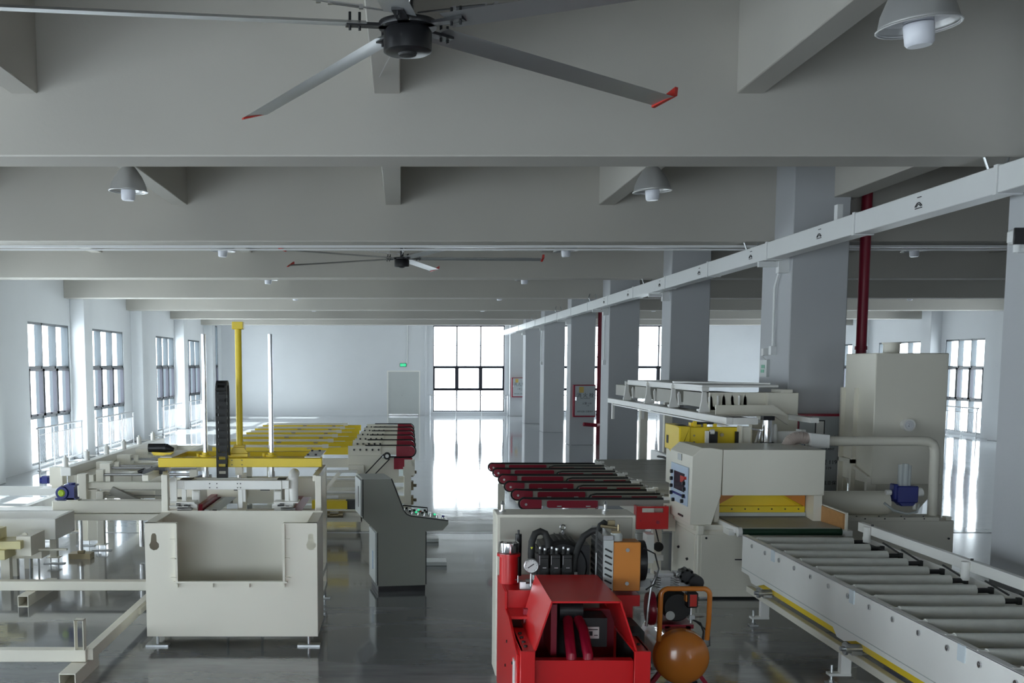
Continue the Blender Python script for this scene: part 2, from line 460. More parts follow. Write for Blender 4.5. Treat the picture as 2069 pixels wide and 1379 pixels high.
# wall pilasters
for y in (10.0, 16.4, 23.2, 30.3, 37.0, 44.1, 50.7):
    struct(M().box(XL, XL + .38, y, y + .75, 0, ZC).build('column', 'paint', bevel=.012))
for y in (9.6, 16.2, 22.9, 31.2, 36.9, 42.1, 48.6):
    struct(M().box(XR - .4, XR, y, y + .8, 0, ZC).build('column', 'paint', bevel=.012))
struct(M().box(1.12, 1.22, YB - .1, YB, 0, 4.6).build('trim_2', 'paint'))
struct(M().box(XL, -0.8, YB - .015, YB, 0, .1).build('baseboard_back', 'paint'))

# door in the back wall
dr = bpy.data.objects.new('door_1', None); COL.objects.link(dr); dr['kind'] = 'structure'; dr.location = (.08, YB, 0)
M().box(-.66, .83, YB - .03, YB, .03, 2.13).build('door_leaf', 'door', dr)
M().box(-.72, -.66, YB - .05, YB, 0, 2.19).box(.83, .89, YB - .05, YB, 0, 2.19).box(-.66, .83, YB - .05, YB, 2.13, 2.19).build('door_frame', 'white', dr)
M().box(-.64, .8, YB - .045, YB - .03, .02, .09).build('kick_strip', 'chrome', dr)
M().lathe([(.028, 0), (.028, -.04), (.02, -.05)], (.02, YB - .03, 1.0), 'y', 12).box(.02, .08, YB - .08, YB - .065, 1.09, 1.12).cyl((.05, YB - .08, 1.1), (.05, YB - .03, 1.1), .012, n=8).build('door_handle', 'steel', dr)

# exit signs
def exit_sign(x, y, z, face, label, w=.32, h=.17):
    if face == 'y':
        t = thing('exit_sign', label, 'exit sign', (x, y, z))
        M().box(x - w / 2, x + w / 2, y - .04, y, z - h / 2, z + h / 2).build('housing', 'black', t)
        M().box(x - w / 2 + .02, x + w / 2 - .02, y - .045, y - .04, z - h / 2 + .02, z + h / 2 - .02).build('lit_panel', 'exitgreen', t)
        q = M().lathe([(.015, 0), (.015, -.003)], (x - .01, y - .045, z + .04), 'y', 10)
        q.bar((x - .01, y - .046, z + .02), (x, y - .046, z - .02), .02, .003, (0, 1, 0)).bar((x, y - .046, z - .02), (x - .04, y - .046, z - .05), .003, .012).bar((x, y - .046, z - .02), (x + .04, y - .046, z - .045), .003, .012).bar((x - .05, y - .046, z + .005), (x + .04, y - .046, z + .015), .003, .01)
        q.bar((x + .07, y - .046, z), (x + .12, y - .046, z), .003, .015).bar((x - .12, y - .046, z), (x - .07, y - .046, z), .003, .015).build('running_figure', 'paper', t)
        M().box(x - w / 2 + .04, x + w / 2 - .04, y - .03, y, z + h / 2, z + h / 2 + .03).build('mounting_box', 'paper', t)
    else:
        t = thing('exit_sign', label, 'exit sign', (x, y, z))
        M().box(x - .04, x, y - w / 2, y + w / 2, z - h / 2, z + h / 2).build('housing', 'lgrey', t)
        q = M().box(x - .045, x - .04, y - .07, y + .07, z + .0, z + .05).box(x - .045, x - .04, y - .05, y + .09, z - .06, z - .015)
        q.build('sign_panel', 'signgreen', t)
        M().box(x - .06, x, y - .05, y + .05, z + h / 2 + .06, z + h / 2 + .16).tube([(x - .03, y - .02, z + h / 2 + .07), (x - .09, y - .1, z + h / 2 + .05), (x - .03, y - .08, z + h / 2)], .008, 6).build('junction_box', 'paper', t)
exit_sign(.06, YB - .0, 2.46, 'y', 'small lit green exit sign above the back door')
exit_sign(5.2, 16.35, 2.44, 'x', 'grey exit sign with faint green figures on the second pillar', .32, .24)
tag(M().cyl((.27, YB - .03, 2.6), (.27, YB - .03, 4.5), .03, n=8).cyl((.27, YB - .03, 2.52), (.27, YB - .03, 2.62), .05, n=8).build('conduit_pipe', 'trunk'), 'white vertical conduit running down to the exit sign above the back door', 'conduit')
for (y0, z0, l) in ((16.0, 2.75, 'second pillar behind the press'), (29.3, 2.6, 'fourth pillar'), (42.4, 2.6, 'sixth pillar')):
    tag(M().tube([(5.16, y0 - .25, 3.95), (5.16, y0 - .25, 3.8), (5.16, y0 - .05, 3.55), (5.16, y0 - .05, z0)], .018, 8).box(5.12, 5.2, y0 - .1, y0, z0 - .12, z0).build('conduit_pipe', 'trunk'), 'thin white bent conduit with switch box on the ' + l, 'conduit')
tag(M().cyl((XL + .03, 38.3, 2.55), (XL + .03, 38.3, 4.15), .03, n=8).box(XL, XL + .1, 38.18, 38.42, 2.35, 2.6).build('conduit_pipe', 'trunk'), 'white vertical conduit ending in a small box on the left wall', 'conduit')
# cable tray along second beam
tag(M().box(XL + .4, XR - .4, 16.66, 16.74, 4.17, 4.21).box(XL + .4, XR - .4, 16.66, 16.70, 4.13, 4.15).build('cable_tray', 'trunk'), 'long white cable tray running along the bottom edge of the second cross beam', 'cable tray')
# red pipes
def redpipe(x, y, z0, r, label, extra=None):
    m = M().cyl((x, y, 0), (x, y, z0), r, n=16)
    for z in (0.9, 2.7, z0 - .3): m.cyl((x, y, z), (x, y, z + .05), r * 1.18, n=16)
    if extra: extra(m)
    tag(m.build('fire_pipe', 'firered'), label, 'pipe')
redpipe(6.42, 16.03, ZC - .01, .072, 'thick dark red vertical fire pipe rising behind the tall cream dust collector')
redpipe(6.17, 35.7, ZC - .01, .08, 'dark red vertical fire pipe beside the hydrant cabinet on the fifth pillar', lambda m: m.tube([(6.17, 35.7, .62), (6.0, 35.2, .62), (5.6, 35.1, .66)], .06, 8).tube([(6.17, 35.7, 1.75), (6.3, 35.7, 1.75), (6.3, 35.7, 3.6)], .025, 8))

# fire hydrant cabinets
def hydrant(x0, x1, y, z0, z1, label, big=False):
    t = thing('fire_hydrant_cabinet', label, 'fire hydrant cabinet', ((x0 + x1) / 2, y, z0), group='fire hydrant cabinets on the pillars')
    d = .2
    M().box(x0, x1, y - d, y - .002, z0, z1).build('cabinet_box', 'firered' if not big else 'maroon', t, bevel=.006)
    f = M().box(x0 + .05, x1 - .02, y - d - .02, y - d, z0 + .05, z1 - .03); f.build('door', 'cabface', t)
    yf = y - d - .021; w = x1 - x0; h = z1 - z0; cx = (x0 + x1) / 2 + .02
    M().box(x0 + .05, x0 + .09, yf - .012, yf, z0 + h * .52, z0 + h * .62).build('latch', 'chrome', t)
    if big:
        M().box(cx - .12, cx + .01, yf - .004, yf, z1 - .32, z1 - .08).build('notice_sheet', 'ink', t)
        M().box(cx - .105, cx - .005, yf - .006, yf - .003, z1 - .305, z1 - .095).build('notice_paper', 'paper', t)
    else:
        M().box(x0 + .17, x0 + .31, yf - .004, yf, z1 - .24, z1 - .06).build('gold_sticker', 'gold', t)
    text('消 火 栓', 'lettering', .15, (cx, yf, z0 + h * .67), t)
    text('FIRE HYDRANT', 'lettering', .045, (cx, yf, z0 + h * .58), t)
    text('火警 119', 'lettering', .075, (cx + .05, yf, z0 + h * .42), t)
    text('119', 'lettering', .05, (cx + .08, yf, z0 + h * .35), t)
    text('消防设施 注意保护', 'lettering', .06, (cx, yf, z0 + h * .17), t)
hydrant(5.24, 5.95, 15.36, .73, 1.84, 'large dark red and grey hydrant cabinet beside the tall cream collector', True)
hydrant(5.27, 5.95, 35.26, .88, 1.87, 'red framed white hydrant cabinet with a gold sticker on the fifth pillar')
hydrant(5.27, 5.95, 54.96, .92, 1.86, 'small distant hydrant cabinet on the farthest pillar beside the back window')

# busbar trunking
t = thing('busbar_trunking', 'long white busbar trunking running along the pillar row under the beams', 'busbar', (4.93, 30, 3.86))
m = M(); y = 3.6
while y < 54.5:
    m.box(4.83, 5.03, y + .01, min(y + 2.9, 54.5), 3.88, 4.10); y += 2.93
each(m, 'trunk_section', 'trunk', t, .006)
m = M(); y = 3.6
while y < 54.5:
    m.box(4.82, 5.04, y - .03, y + .03, 3.87, 4.11); y += 2.93
each(m, 'joint_cover', 'trunk', t)
for i, (y0, y1) in enumerate(colY[1:8]):
    M().box(4.80, 5.2, y0 + .12, y0 + .2, 3.80, 3.87).box(5.06, 5.2, y0 + .1, y0 + .22, 3.72, 4.05).build('wall_bracket', 'trunk', t)
    M().tube([(4.86, y0 + .9, 4.1), (4.82, y0 + .9, 4.2), (4.86, y0 + .95, 4.3)], .012, 6).tube([(5.0, y0 + .9, 4.1), (5.02, y0 + .9, 4.2), (5.0, y0 + .95, 4.3)], .012, 6).build('hanger_rod', 'zinc', t)
for y in (10.85, 13.4, 16.0, 18.75, 21.6, 24.6, 27.5):
    q = M().tube([(4.826, y - .07 + .14 * k / 8, 3.965 + .035 * sin(pi * k / 8)) for k in range(9)], .005, 5)
    q.tube([(4.826, y - .045 + .09 * k / 8, 3.962 + .022 * sin(pi * k / 8)) for k in range(9)], .004, 5)
    q.box(4.824, 4.83, y - .07, y + .07, 3.945, 3.953).box(4.824, 4.83, y - .05, y + .03, 4.045, 4.052)
    q.build('maker_emblem', 'ink', t)
M().box(4.88, 4.94, 13.0, 13.1, 4.1, 4.28).build('hanger_strap', 'trunk', t)

# security camera on near pillar
t = thing('security_camera', 'small black faced security camera fixed to the nearest pillar', 'camera', (5.02, 9.35, 3.45))
M().box(4.86, 4.98, 9.2, 9.32, 3.45, 3.57).build('housing', 'trunk', t, bevel=.02)
M().box(4.855, 4.985, 9.175, 9.2, 3.445, 3.575).build('lens_hood', 'black', t, bevel=.004)
M().cyl((4.93, 9.27, 3.39), (4.93, 9.27, 3.45), .03, n=10).cyl((4.93, 9.27, 3.41), (5.2, 9.27, 3.41), .025, n=10).build('mount', 'trunk', t)

# ------------------------------------------------------------------ high bay lamps
def lamp(label, top=.28):
    t = thing('high_bay_lamp', label, 'lamp', (0, 0, 0), 0, 'high bay pendant lamps', True)
    M().lathe([(.06, .27), (.075, .26), (.10, .23), (.15, .16), (.19, .08), (.205, .02), (.215, 0)], n=32, cap=False).build('lamp_shade', 'shade', t).modifiers.new('s', 'SOLIDIFY').thickness = .004
    M().lathe([(.208, .004), (.182, .085), (.14, .165), (.09, .23)], n=32, cap=False).build('reflector', 'inshade', t)
    M().tube(arc((0, 0, 0), .214, 0, 345, 23, 'xy'), .006, 6, True).build('rim', 'shade', t)
    M().lathe([(.0, .2), (.075, .2), (.078, .02)], n=20).build('bulb_collar', 'bulb', t)
    M().lathe([(.078, .012), (.08, 0), (.075, -.085), (.062, -.10), (.0, -.10)], n=20).build('bulb', 'bulb', t)
    M().lathe([(.035, .27), (.035, .30), (.02, .32), (.012, .33), (.012, top + .36)], n=12).build('stem', 'black', t)
    return t
spots = []
rows_ = [('first bay past the near cross beam', 13.0), ('second bay by the far ceiling fan', 19.75), ('third bay', 26.4), ('fourth bay', 33.1), ('fifth bay', 40.0), ('sixth bay', 46.8)]
for nm, y in rows_:
    for sx, x in (('left', -3.06), ('middle', 2.8), ('right', 8.75), ('far right', 14.6)):
        if y < 20 and sx == 'far right': continue
        if y < 14 and sx == 'right': continue
        spots.append((x, y, 4.42, 'silver pendant high bay lamp hanging %s in the %s' % (sx, nm)))
LN = lamp('large silver pendant lamp at the top right corner over the roller conveyor', .08)
LN.location = (2.76, 6.3, 4.29); LN.rotation_euler = (0, radians(-5), 0)
L0 = lamp('', 0)
for i, (x, y, z, l) in enumerate(spots):
    if i == 0: L0.location = (x, y, z); L0['label'] = l; o = L0
    else: o = dup(L0, (x, y, z), l)
    o.rotation_euler = (0, radians(-3 if x > 0 else 2), 0)

# ------------------------------------------------------------------ ceiling fans
def fan(label, loc, a0):
    t = thing('ceiling_fan', label, 'ceiling fan', loc, 0, 'large five bladed ceiling fans', True)
    M().lathe([(.0, -.105), (.11, -.105), (.125, -.097), (.125, .0), (.11, .02), (.0, .02)], n=36).build('motor', 'black', t)
    M().lathe([(.045, -.115), (.05, -.105), (.0, -.105)], n=20).lathe([(.03, -.12), (.0, -.125)], n=10).build('motor_cap', 'rubber', t)
    M().lathe([(.0, .02), (.15, .02), (.155, .035), (.15, .05), (.0, .05)], n=30).build('hub_plate', 'black', t)
    M().lathe([(.03, .05), (.03, .5), (.045, .5), (.045, ZC - loc[2])], n=14).build('down_rod', 'black', t)
    M().lathe([(.0, ZC - loc[2] - .02), (.14, ZC - loc[2] - .02), (.14, ZC - loc[2])], n=16).build('ceiling_flange', 'black', t)
    for k in range(5):
        a = radians(a0 + 72 * k); c, s = cos(a), sin(a)
        def R(r, w, z): return (r * c - w * s, r * s + w * c, z)
        prof = [(-.085, -.012), (-.04, .012), (.02, .02), (.08, .008), (.02, .004), (-.04, -.002)]
        v = [R(.22, w, z + .03 - w * .3) for w, z in prof] + [R(2.38, w, z + .03 - w * .3) for w, z in prof]
        n = len(prof)
        f = [(i, (i + 1) % n, n + (i + 1) % n, n + i) for i in range(n)] + [tuple(range(n))[::-1], tuple(range(n, 2 * n))]
        b = M()._add(v, f).build('blade', 'alu', t)
        q = M(); v = [R(r, w, z) for r in (2.38, 2.415) for (w, z) in ((-.09, .052), (.085, .0), (.085, .012), (-.095, .105))]
        q.hexa([v[0], v[1], v[2], v[3], v[4], v[5], v[6], v[7]])
        q.build('blade_tip', 'redsign', b)
        M().hexa([R(.10, -.03, .02), R(.32, -.03, .02), R(.32, .03, .02), R(.10, .03, .02), R(.10, -.03, .035), R(.32, -.03, .035), R(.32, .03, .035), R(.10, .03, .035)]).cyl(R(.25, 0, .0), R(.25, 0, .09), .008, n=6).cyl(R(.30, 0, .0), R(.30, 0, .09), .008, n=6).build('blade_bracket', 'black', t)
    for k in range(4):
        a = radians(4 + 90 * k); c, s = cos(a), sin(a)
        m = M().tube([(.05 * c, .05 * s, .10), (.25 * c, .25 * s, .125)], .005, 5)
        m.tube([(.25 * c - .012 * s, .25 * s + .012 * c, .125), (.40 * c - .012 * s, .40 * s + .012 * c, .143)], .006, 5).tube([(.25 * c + .012 * s, .25 * s - .012 * c, .125), (.40 * c + .012 * s, .40 * s - .012 * c, .143)], .006, 5)
        m.tube([(.40 * c, .40 * s, .143), (1.4 * c, 1.4 * s, .265), (2.9 * c, 2.9 * s, .48)], .004, 5)
        for r in (.24, .40, .46, .62, .95): m.cb((r * c, r * s, .125 + (r - .25) * .12), (.022, .022, .022))
        m.build('guy_wire', 'steel', t)
    return t
fan('large ceiling fan with red tipped blades close to the camera at the top', (.03, 6.1, 4.205), 44.5)
fan('distant ceiling fan with red tipped blades below the second cross beam', (0.0, 19.55, 4.24), 3)

# ================================================================== MACHINES
# ---- panel lift with cream guard box (front left)
t = thing('panel_lift', 'cream panel lift machine with notched front guard, yellow carriage and chrome guide rods', 'machine', (-1.5, 11.0, 0))
xa, xb, xc, xd, yf, yk = -2.26, -1.98, -1.04, -.745, 9.9, 10.62
key = lambda cx, cz, s: [(cx + s * a, cz + b) for a, b in ((-.022, .075), (-.012, .092), (.012, .092), (.022, .075), (.024, .02), (.043, 0), (.043, -.03), (.025, -.052), (-.005, -.058), (-.035, -.04), (-.043, -.01), (-.028, .015))]
M().plate([(xa, .10), (xd, .10), (xd, 1.11), (xc, 1.11), (xc, .60), (xb, .60), (xb, 1.11), (xa, 1.11)], yf, yf + .006, 'y', [key(-2.18, .93, 1), key(-.80, .93, 1)]).build('front_plate', 'cream', t)
M().box(xb - .012, xb + .008, yf - .03, yf, .58, 1.11).box(xc - .008, xc + .012, yf - .03, yf, .58, 1.11).box(xb - .03, xc + .03, yf - .035, yf, .585, .60).build('notch_liner', 'cream', t)
M().box(xa, xd, yk, yk + .006, .10, 1.13).build('back_plate', 'cream', t)
each(M().box(xa, xa + .006, yf + .006, yk, .10, 1.11).box(xd - .006, xd, yf + .006, yk, .10, 1.11), 'side_plate', 'cream', t)
each(M().box(xa, xb, yf - .02, yf + .05, 1.105, 1.115).box(xa, xa + .09, yf, yk, 1.105, 1.115).box(xc, xd, yf - .02, yf + .05, 1.105, 1.115).box(xd - .09, xd, yf, yk, 1.105, 1.115), 'top_flange', 'cream', t)
r = M()
for z in (.63, .80, .97): r.box(xb - .055, xb, yf - .03, yf, z, z + .006).box(xc, xc + .055, yf - .03, yf, z, z + .006)
for x in (xb, xb + .31, xc - .31, xc): r.box(x - .004, x + .008, yf - .03, yf, .545, .60)
each(r, 'stiffener_tab', 'cream', t)
for x, y in ((-2.18, 9.97), (-.83, 9.97)):
    M().cyl((x, y, .012), (x, y, .12), .013, n=8).box(x - .10, x + .10, y - .05, y + .05, 0, .016).build('levelling_foot', 'zinc', t)
for x, y in ((-1.62, 10.4), (-1.30, 10.4), (-.83, 12.05), (-.83, 11.3), (-2.3, 12.05)):
    foot(t, x, y, .2, pw=.12, pl=.08)
# frame posts
for x, y, z in ((-2.27, 10.85, 1.45), (-.80, 10.85, 1.44), (-.83, 12.0, 1.44), (-2.5, 12.0, 1.44)):
    M().box(x - .03, x + .03, y - .03, y + .03, .10 if y < 11 else .14, z).build('frame_post', 'cream', t, bevel=.004)
each(M().box(-.86, -.80, 10.6, 12.05, .34, .40).box(-.86, -.80, 10.6, 12.05, .14, .20).box(-2.53, -2.47, 10.6, 12.05, .14, .20).box(-.86, -.80, 10.9, 12.0, 1.38, 1.44).box(-2.50, -2.44, 10.9, 12.0, 1.38, 1.44).bar((-2.27, 10.85, 1.40), (-2.5, 12.0, 1.40), .05, .06), 'side_rail', 'cream', t, .004)
M().bar((-.83, 12.0, 1.15), (-.66, 12.0, 1.36), .04, .04).build('corner_brace', 'cream', t)
# yellow carriage
M().box(-2.44, -.80, 11.35, 11.47, 1.475, 1.565).box(-2.5, -.88, 12.28, 12.38, 1.475, 1.56).box(-2.44, -2.32, 11.47, 12.28, 1.475, 1.55).box(-.98, -.86, 11.47, 12.28, 1.475, 1.55).box(-2.3, -1.0, 11.85, 11.93, 1.475, 1.54).build('carriage_frame', 'yellow', t, bevel=.005)
q = M().box(-2.43, -2.31, 11.4, 12.3, 1.566, 1.574).box(-.98, -.82, 11.4, 12.3, 1.566, 1.574)
q.build('carriage_side_plate', 'white', t)
q = M()
for x in (-.96, -.88):
    for y in (11.6, 12.15): q.cyl((x, y, 1.57), (x, y, 1.59), .013, n=8)
for x in (-1.70, -1.6): 
    for z in (1.5, 1.545): q.cyl((x, 11.352, z), (x, 11.345, z), .006, n=6)
each(q, 'carriage_bolt', 'black', t)
for x in (-1.995, -1.325):
    M().cyl((x, 11.53, 1.36), (x, 11.53, 2.80), .024, n=16).build('guide_rod', 'chrome', t)
    M().cyl((x, 11.53, 1.36), (x, 11.53, 1.42), .034, n=12).cyl((x, 11.53, 1.42), (x, 11.53, 1.48), .028, n=12).build('rod_bushing', 'steel', t)
    M().cyl((x, 11.53, 1.56), (x, 11.53, 1.585), .06, n=16).cyl((x, 11.53, 1.585), (x, 11.53, 1.61), .035, n=16).cyl((x - .075, 11.53, 1.56), (x - .075, 11.53, 1.60), .016, n=8).box(x - .11, x + .11, 11.46, 11.60, 1.55, 1.568).build('rod_flange', 'yellow', t)
# drive column
M().cyl((-1.655, 11.6, 1.66), (-1.655, 11.6, 2.86), .034, n=20).build('drive_column', 'yellow', t)
M().box(-1.71, -1.6, 11.55, 11.66, 2.85, 2.925).build('column_cap', 'yellow', t, bevel=.004)
M().box(-1.715, -1.60, 11.56, 11.66, 1.565, 1.68).box(-1.75, -1.56, 11.5, 11.66, 1.56, 1.60).plate([(-1.75, 1.6), (-1.56, 1.6), (-1.6, 1.66), (-1.715, 1.66)], 11.52, 11.535).build('column_base', 'yellow', t, bevel=.004)
M().box(-1.69, -1.62, 11.5, 11.6, 1.38, 1.48).build('screw_housing', 'cream', t)
M().cyl((-1.655, 11.55, 1.34), (-1.655, 11.55, 1.45), .02, n=12).build('lifting_screw', 'chrome', t)
# cable chain: links
def link(m, p0, p1, w, h):
    p0 = Vector(p0); p1 = Vector(p1); d = p1 - p0; n = d.cross(Vector((1, 0, 0))).normalized()
    for sx in (-w / 2, w / 2 - .014): m.bar(p0 + Vector((sx + .007, 0, 0)), p1 + Vector((sx + .007, 0, 0)), .018, h, up=n)
    for tt in (0.0,):
        a = p0 + d * tt; b = p0 + d * (tt + .56)
        for sgn in (-1, 1):
            o = n * (sgn * h * .42); m.bar(a + o - Vector((0, 0, 0)), b + o, w, .008, up=n)
path = [(-1.79, 11.30, 1.37 + .072 * i) for i in range(13)]
top = path[-1][2]
path += [(-1.79, 11.30 + .085 - .085 * cos(pi * k / 5), top + .085 * sin(pi * k / 5)) for k in range(1, 5)]
path += [(-1.79, 11.47, top - .072 * i) for i in range(10)]
m = M()
for a, b in zip(path[:-1], path[1:]): link(m, a, b, .105, .045)
m.build('cable_chain', 'rubber', t)
# gripper beam
M().box(-2.12, -1.17, 11.02, 11.10, 1.285, 1.375).box(-2.20, -2.12, 11.03, 11.10, 1.29, 1.375).box(-1.17, -1.10, 11.03, 11.10, 1.29, 1.375).box(-2.1, -1.2, 11.25, 11.31, 1.285, 1.375).box(-2.1, -2.04, 11.1, 11.25, 1.29, 1.37).box(-1.2, -1.14, 11.1, 11.25, 1.29, 1.37).build('gripper_beam', 'white', t, bevel=.004)
M().box(-2.17, -2.06, 11.08, 11.24, 1.376, 1.382).box(-1.22, -1.14, 11.08, 11.24, 1.376, 1.382).build('dark_recess_sheet', 'dark', t)  # flat dark sheets whose colour stands for the shade in hollows
q = M()
for x in (-1.87, -1.80, -1.60, -1.57):
    for z in (1.305, 1.345): q.cyl((x, 11.018, z), (x, 11.01, z), .006, n=6)
each(q, 'beam_bolt', 'black', t)
M().plate([(-2.255, 1.17), (-2.19, 1.17), (-2.19, 1.40), (-2.215, 1.42), (-2.245, 1.40), (-2.255, 1.36)], 11.0, 11.03).build('end_bracket', 'white', t)
M().tube([(-1.07, 11.15, 1.16), (-1.07, 11.13, 1.30), (-1.07, 11.14, 1.37), (-1.07, 11.2, 1.415), (-1.07, 11.3, 1.42)], .05, 12).build('end_bracket', 'white', t)
M().box(-1.60, -1.56, 11.05, 11.09, 1.10, 1.285).box(-1.56, -1.53, 11.06, 11.12, 1.16, 1.285).build('hanging_stop', 'white', t)
for s, x in ((1, -2.14), (-1, -1.13)):
    M().box(x - .12, x + .12, 11.0, 11.22, 1.155, 1.165).box(x - .02, x + .02, 11.1, 11.14, 1.1, 1.3).box(x - .13, x + .06, 10.98, 11.1, 1.118, 1.125).plate([(x - .07 * s, 1.10), (x + .14 * s, 1.10), (x + .14 * s, 1.135), (x + .10 * s, 1.155), (x - .07 * s, 1.155)], 11.04, 11.2).build('clamp_head', 'white', t)
    M().cyl((x - .05, 11.02, 1.095), (x + .09, 11.02, 1.095), .016, n=10).cyl((x - .06, 11.02, 1.14), (x - .02, 11.02, 1.14), .013, n=8).build('clamp_cylinder', 'steel', t)
    M().box(x + .02 * s, x + .08 * s, 10.99, 11.01, 1.125, 1.14).box(x - .03 * s, x + .0, 10.99, 11.01, 1.118, 1.13).build('clamp_pad', 'black', t)
    M().plate([(11.2, 1.05), (11.55, 1.05), (11.65, 1.12), (11.62, 1.22), (11.5, 1.3), (11.2, 1.25)], x - .04 + .10 * s, x + .04 + .10 * s, 'x').build('clamp_shell', 'white', t, bevel=.01)
M().plate([(11.05, .98), (13.4, .98), (13.4, 1.11), (13.3, 1.13), (11.12, 1.13), (11.05, 1.05)], -2.02, -1.96, 'x').box(-1.10, -1.04, 11.05, 13.4, .99, 1.11).build('red_slide_rail', 'maroon', t)
M().box(-1.94, -1.90, 11.1, 13.3, .98, 1.08).box(-1.15, -1.12, 11.1, 13.3, .98, 1.08).build('rail_backing', 'lgrey', t)
each(M().box(-2.12, -2.0, 11.05, 11.12, .9, 1.10).box(-1.73, -1.64, 11.9, 11.98, .4, 1.36).box(-2.5, -.8, 12.0, 12.06, 1.10, 1.30).box(-2.5, -.8, 12.05, 12.1, .84, .96), 'inner_frame_bar', 'cream', t)
M().cyl((-1.86, 11.1, 1.05), (-1.82, 11.1, 1.05), .03, n=10).cyl((-1.24, 11.1, 1.04), (-1.2, 11.1, 1.04), .03, n=10).box(-1.50, -1.40, 11.98, 12.0, 1.17, 1.19).box(-1.78, -1.74, 11.98, 12.0, 1.17, 1.19).build('rubber_stops', 'black', t)
M().plate([(-2.62, 1.40), (-2.38, 1.40), (-2.38, 1.48), (-2.44, 1.48), (-2.60, 1.44)], 11.4, 11.6).build('motor_mount', 'black', t)
m = M().cyl((-2.62, 11.75, 1.64), (-2.44, 11.75, 1.64), .045, n=14).cyl((-2.44, 11.75, 1.64), (-2.36, 11.75, 1.62), .045, .02, n=14)
m.build('servo_motor', 'black', t)
M().plate([(-2.56, 1.565), (-2.4, 1.565), (-2.36, 1.59), (-2.58, 1.60)], 11.7, 11.8).build('servo_bracket', 'yellow', t)

# ---- cream transfer frame with blue gear motor (left, behind)
t = thing('transfer_table', 'cream transfer table frame with a blue gear motor on its left end', 'machine', (-3.4, 14.6, 0))
M().box(-4.38, -2.45, 14.15, 14.33, .645, .80).build('upper_beam', 'cream', t, bevel=.006)
M().box(-4.42, -2.45, 14.13, 14.23, .555, .635).build('lower_beam', 'cream', t, bevel=.004)
M().box(-4.2, -4.05, 14.14, 14.3, .8, .812).box(-4.42, -4.33, 14.1, 14.25, .635, .645).build('mounting_plate', 'cream', t)
for x, y in ((-4.38, 14.18), (-2.5, 14.18), (-4.05, 15.2), (-3.35, 15.6), (-4.38, 15.6)):
    M().box(x - .045, x + .045, y - .045, y + .045, .09, .56 if y < 14.5 else .8).box(x - .08, x + .08, y - .07, y + .07, .08, .092).build('leg', 'cream', t, bevel=.004)
    M().cyl((x - .05, y, .012), (x - .05, y, .085), .008, n=6).cyl((x + .05, y, .012), (x + .05, y, .085), .008, n=6).box(x - .13, x + .13, y - .04, y + .04, 0, .012).build('levelling_foot', 'zinc', t)
M().cyl((-4.16, 14.6, .05), (-4.16, 14.6, .62), .025, n=12).cyl((-3.42, 14.8, .12), (-3.42, 14.8, .6), .03, n=12).box(-3.52, -3.32, 14.78, 14.82, .48, .5).build('jack_screw', 'chrome', t)
M().box(-4.3, -4.02, 14.5, 14.7, 0.0, .07).box(-4.2, -4.12, 14.56, 14.64, .07, .1).build('jack_base', 'bronze', t)
g = M().lathe([(.0, 0), (.075, 0), (.085, .03), (.085, .10), (.06, .14), (.0, .14)], (-4.25, 14.12, .90), 'y', 20).box(-4.20, -4.10, 14.15, 14.30, .81, .99).box(-4.22, -4.08, 14.13, 14.3, .98, 1.0).box(-4.34, -4.08, 14.15, 14.3, .81, .835).cyl((-4.15, 14.22, .99), (-4.15, 14.22, 1.02), .05, n=14)
gm = g.build('gear_motor', 'blue', t)
M().lathe([(.0, -.02), (.03, -.02), (.045, 0), (.0, 0)], (-4.25, 14.12, .90), 'y', 16).build('end_cap', 'lime', gm)
M().box(-4.40, -4.28, 15.35, 15.50, .66, 1.02).box(-4.34, -2.4, 15.42, 15.55, .80, .90).box(-4.34, -2.4, 15.6, 15.7, .66, .76).box(-4.3, -4.15, 15.42, 15.55, .1, .82).build('rear_frame', 'cream', t, bevel=.005)
M().box(-4.3, -2.45, 15.55, 16.5, .70, .71).bar((-3.95, 15.4, .8), (-3.45, 15.4, .56), .12, .1).box(-3.35, -2.45, 16.3, 16.4, .5, .78).build('deck_plate', 'slab', t)
M().cyl((-4.2, 15.8, .97), (-2.9, 15.8, .97), .02, n=10).cyl((-4.3, 16.6, .99), (-3.0, 16.6, .99), .02, n=10).build('cross_shaft', 'steel', t)
each(M().box(-4.25, -4.15, 15.74, 15.86, .8, 1.04).box(-2.95, -2.85, 15.74, 15.86, .8, 1.04).box(-4.4, -4.25, 16.5, 16.7, .7, 1.06).box(-3.55, -3.3, 15.95, 16.1, .84, .99), 'shaft_bearing', 'cream', t)
M().cyl((-3.72, 16.0, .98), (-3.62, 16.0, 1.02), .03, n=10).cyl((-3.62, 16.0, .96), (-3.55, 16.0, .96), .035, n=10).cyl((-3.56, 16.0, .95), (-3.52, 16.0, 1.06), .028, n=10).build('pneumatic_valve', 'black', t)
M().plate([(-2.95, .88), (-2.55, .88), (-2.55, 1.03), (-2.68, 1.03), (-2.86, .97), (-2.95, .95)], 15.0, 15.2).build('belt_guard', 'black', t)
M().box(-2.9, -2.5, 15.02, 15.1, .7, .88).build('guard_support', 'cream', t)

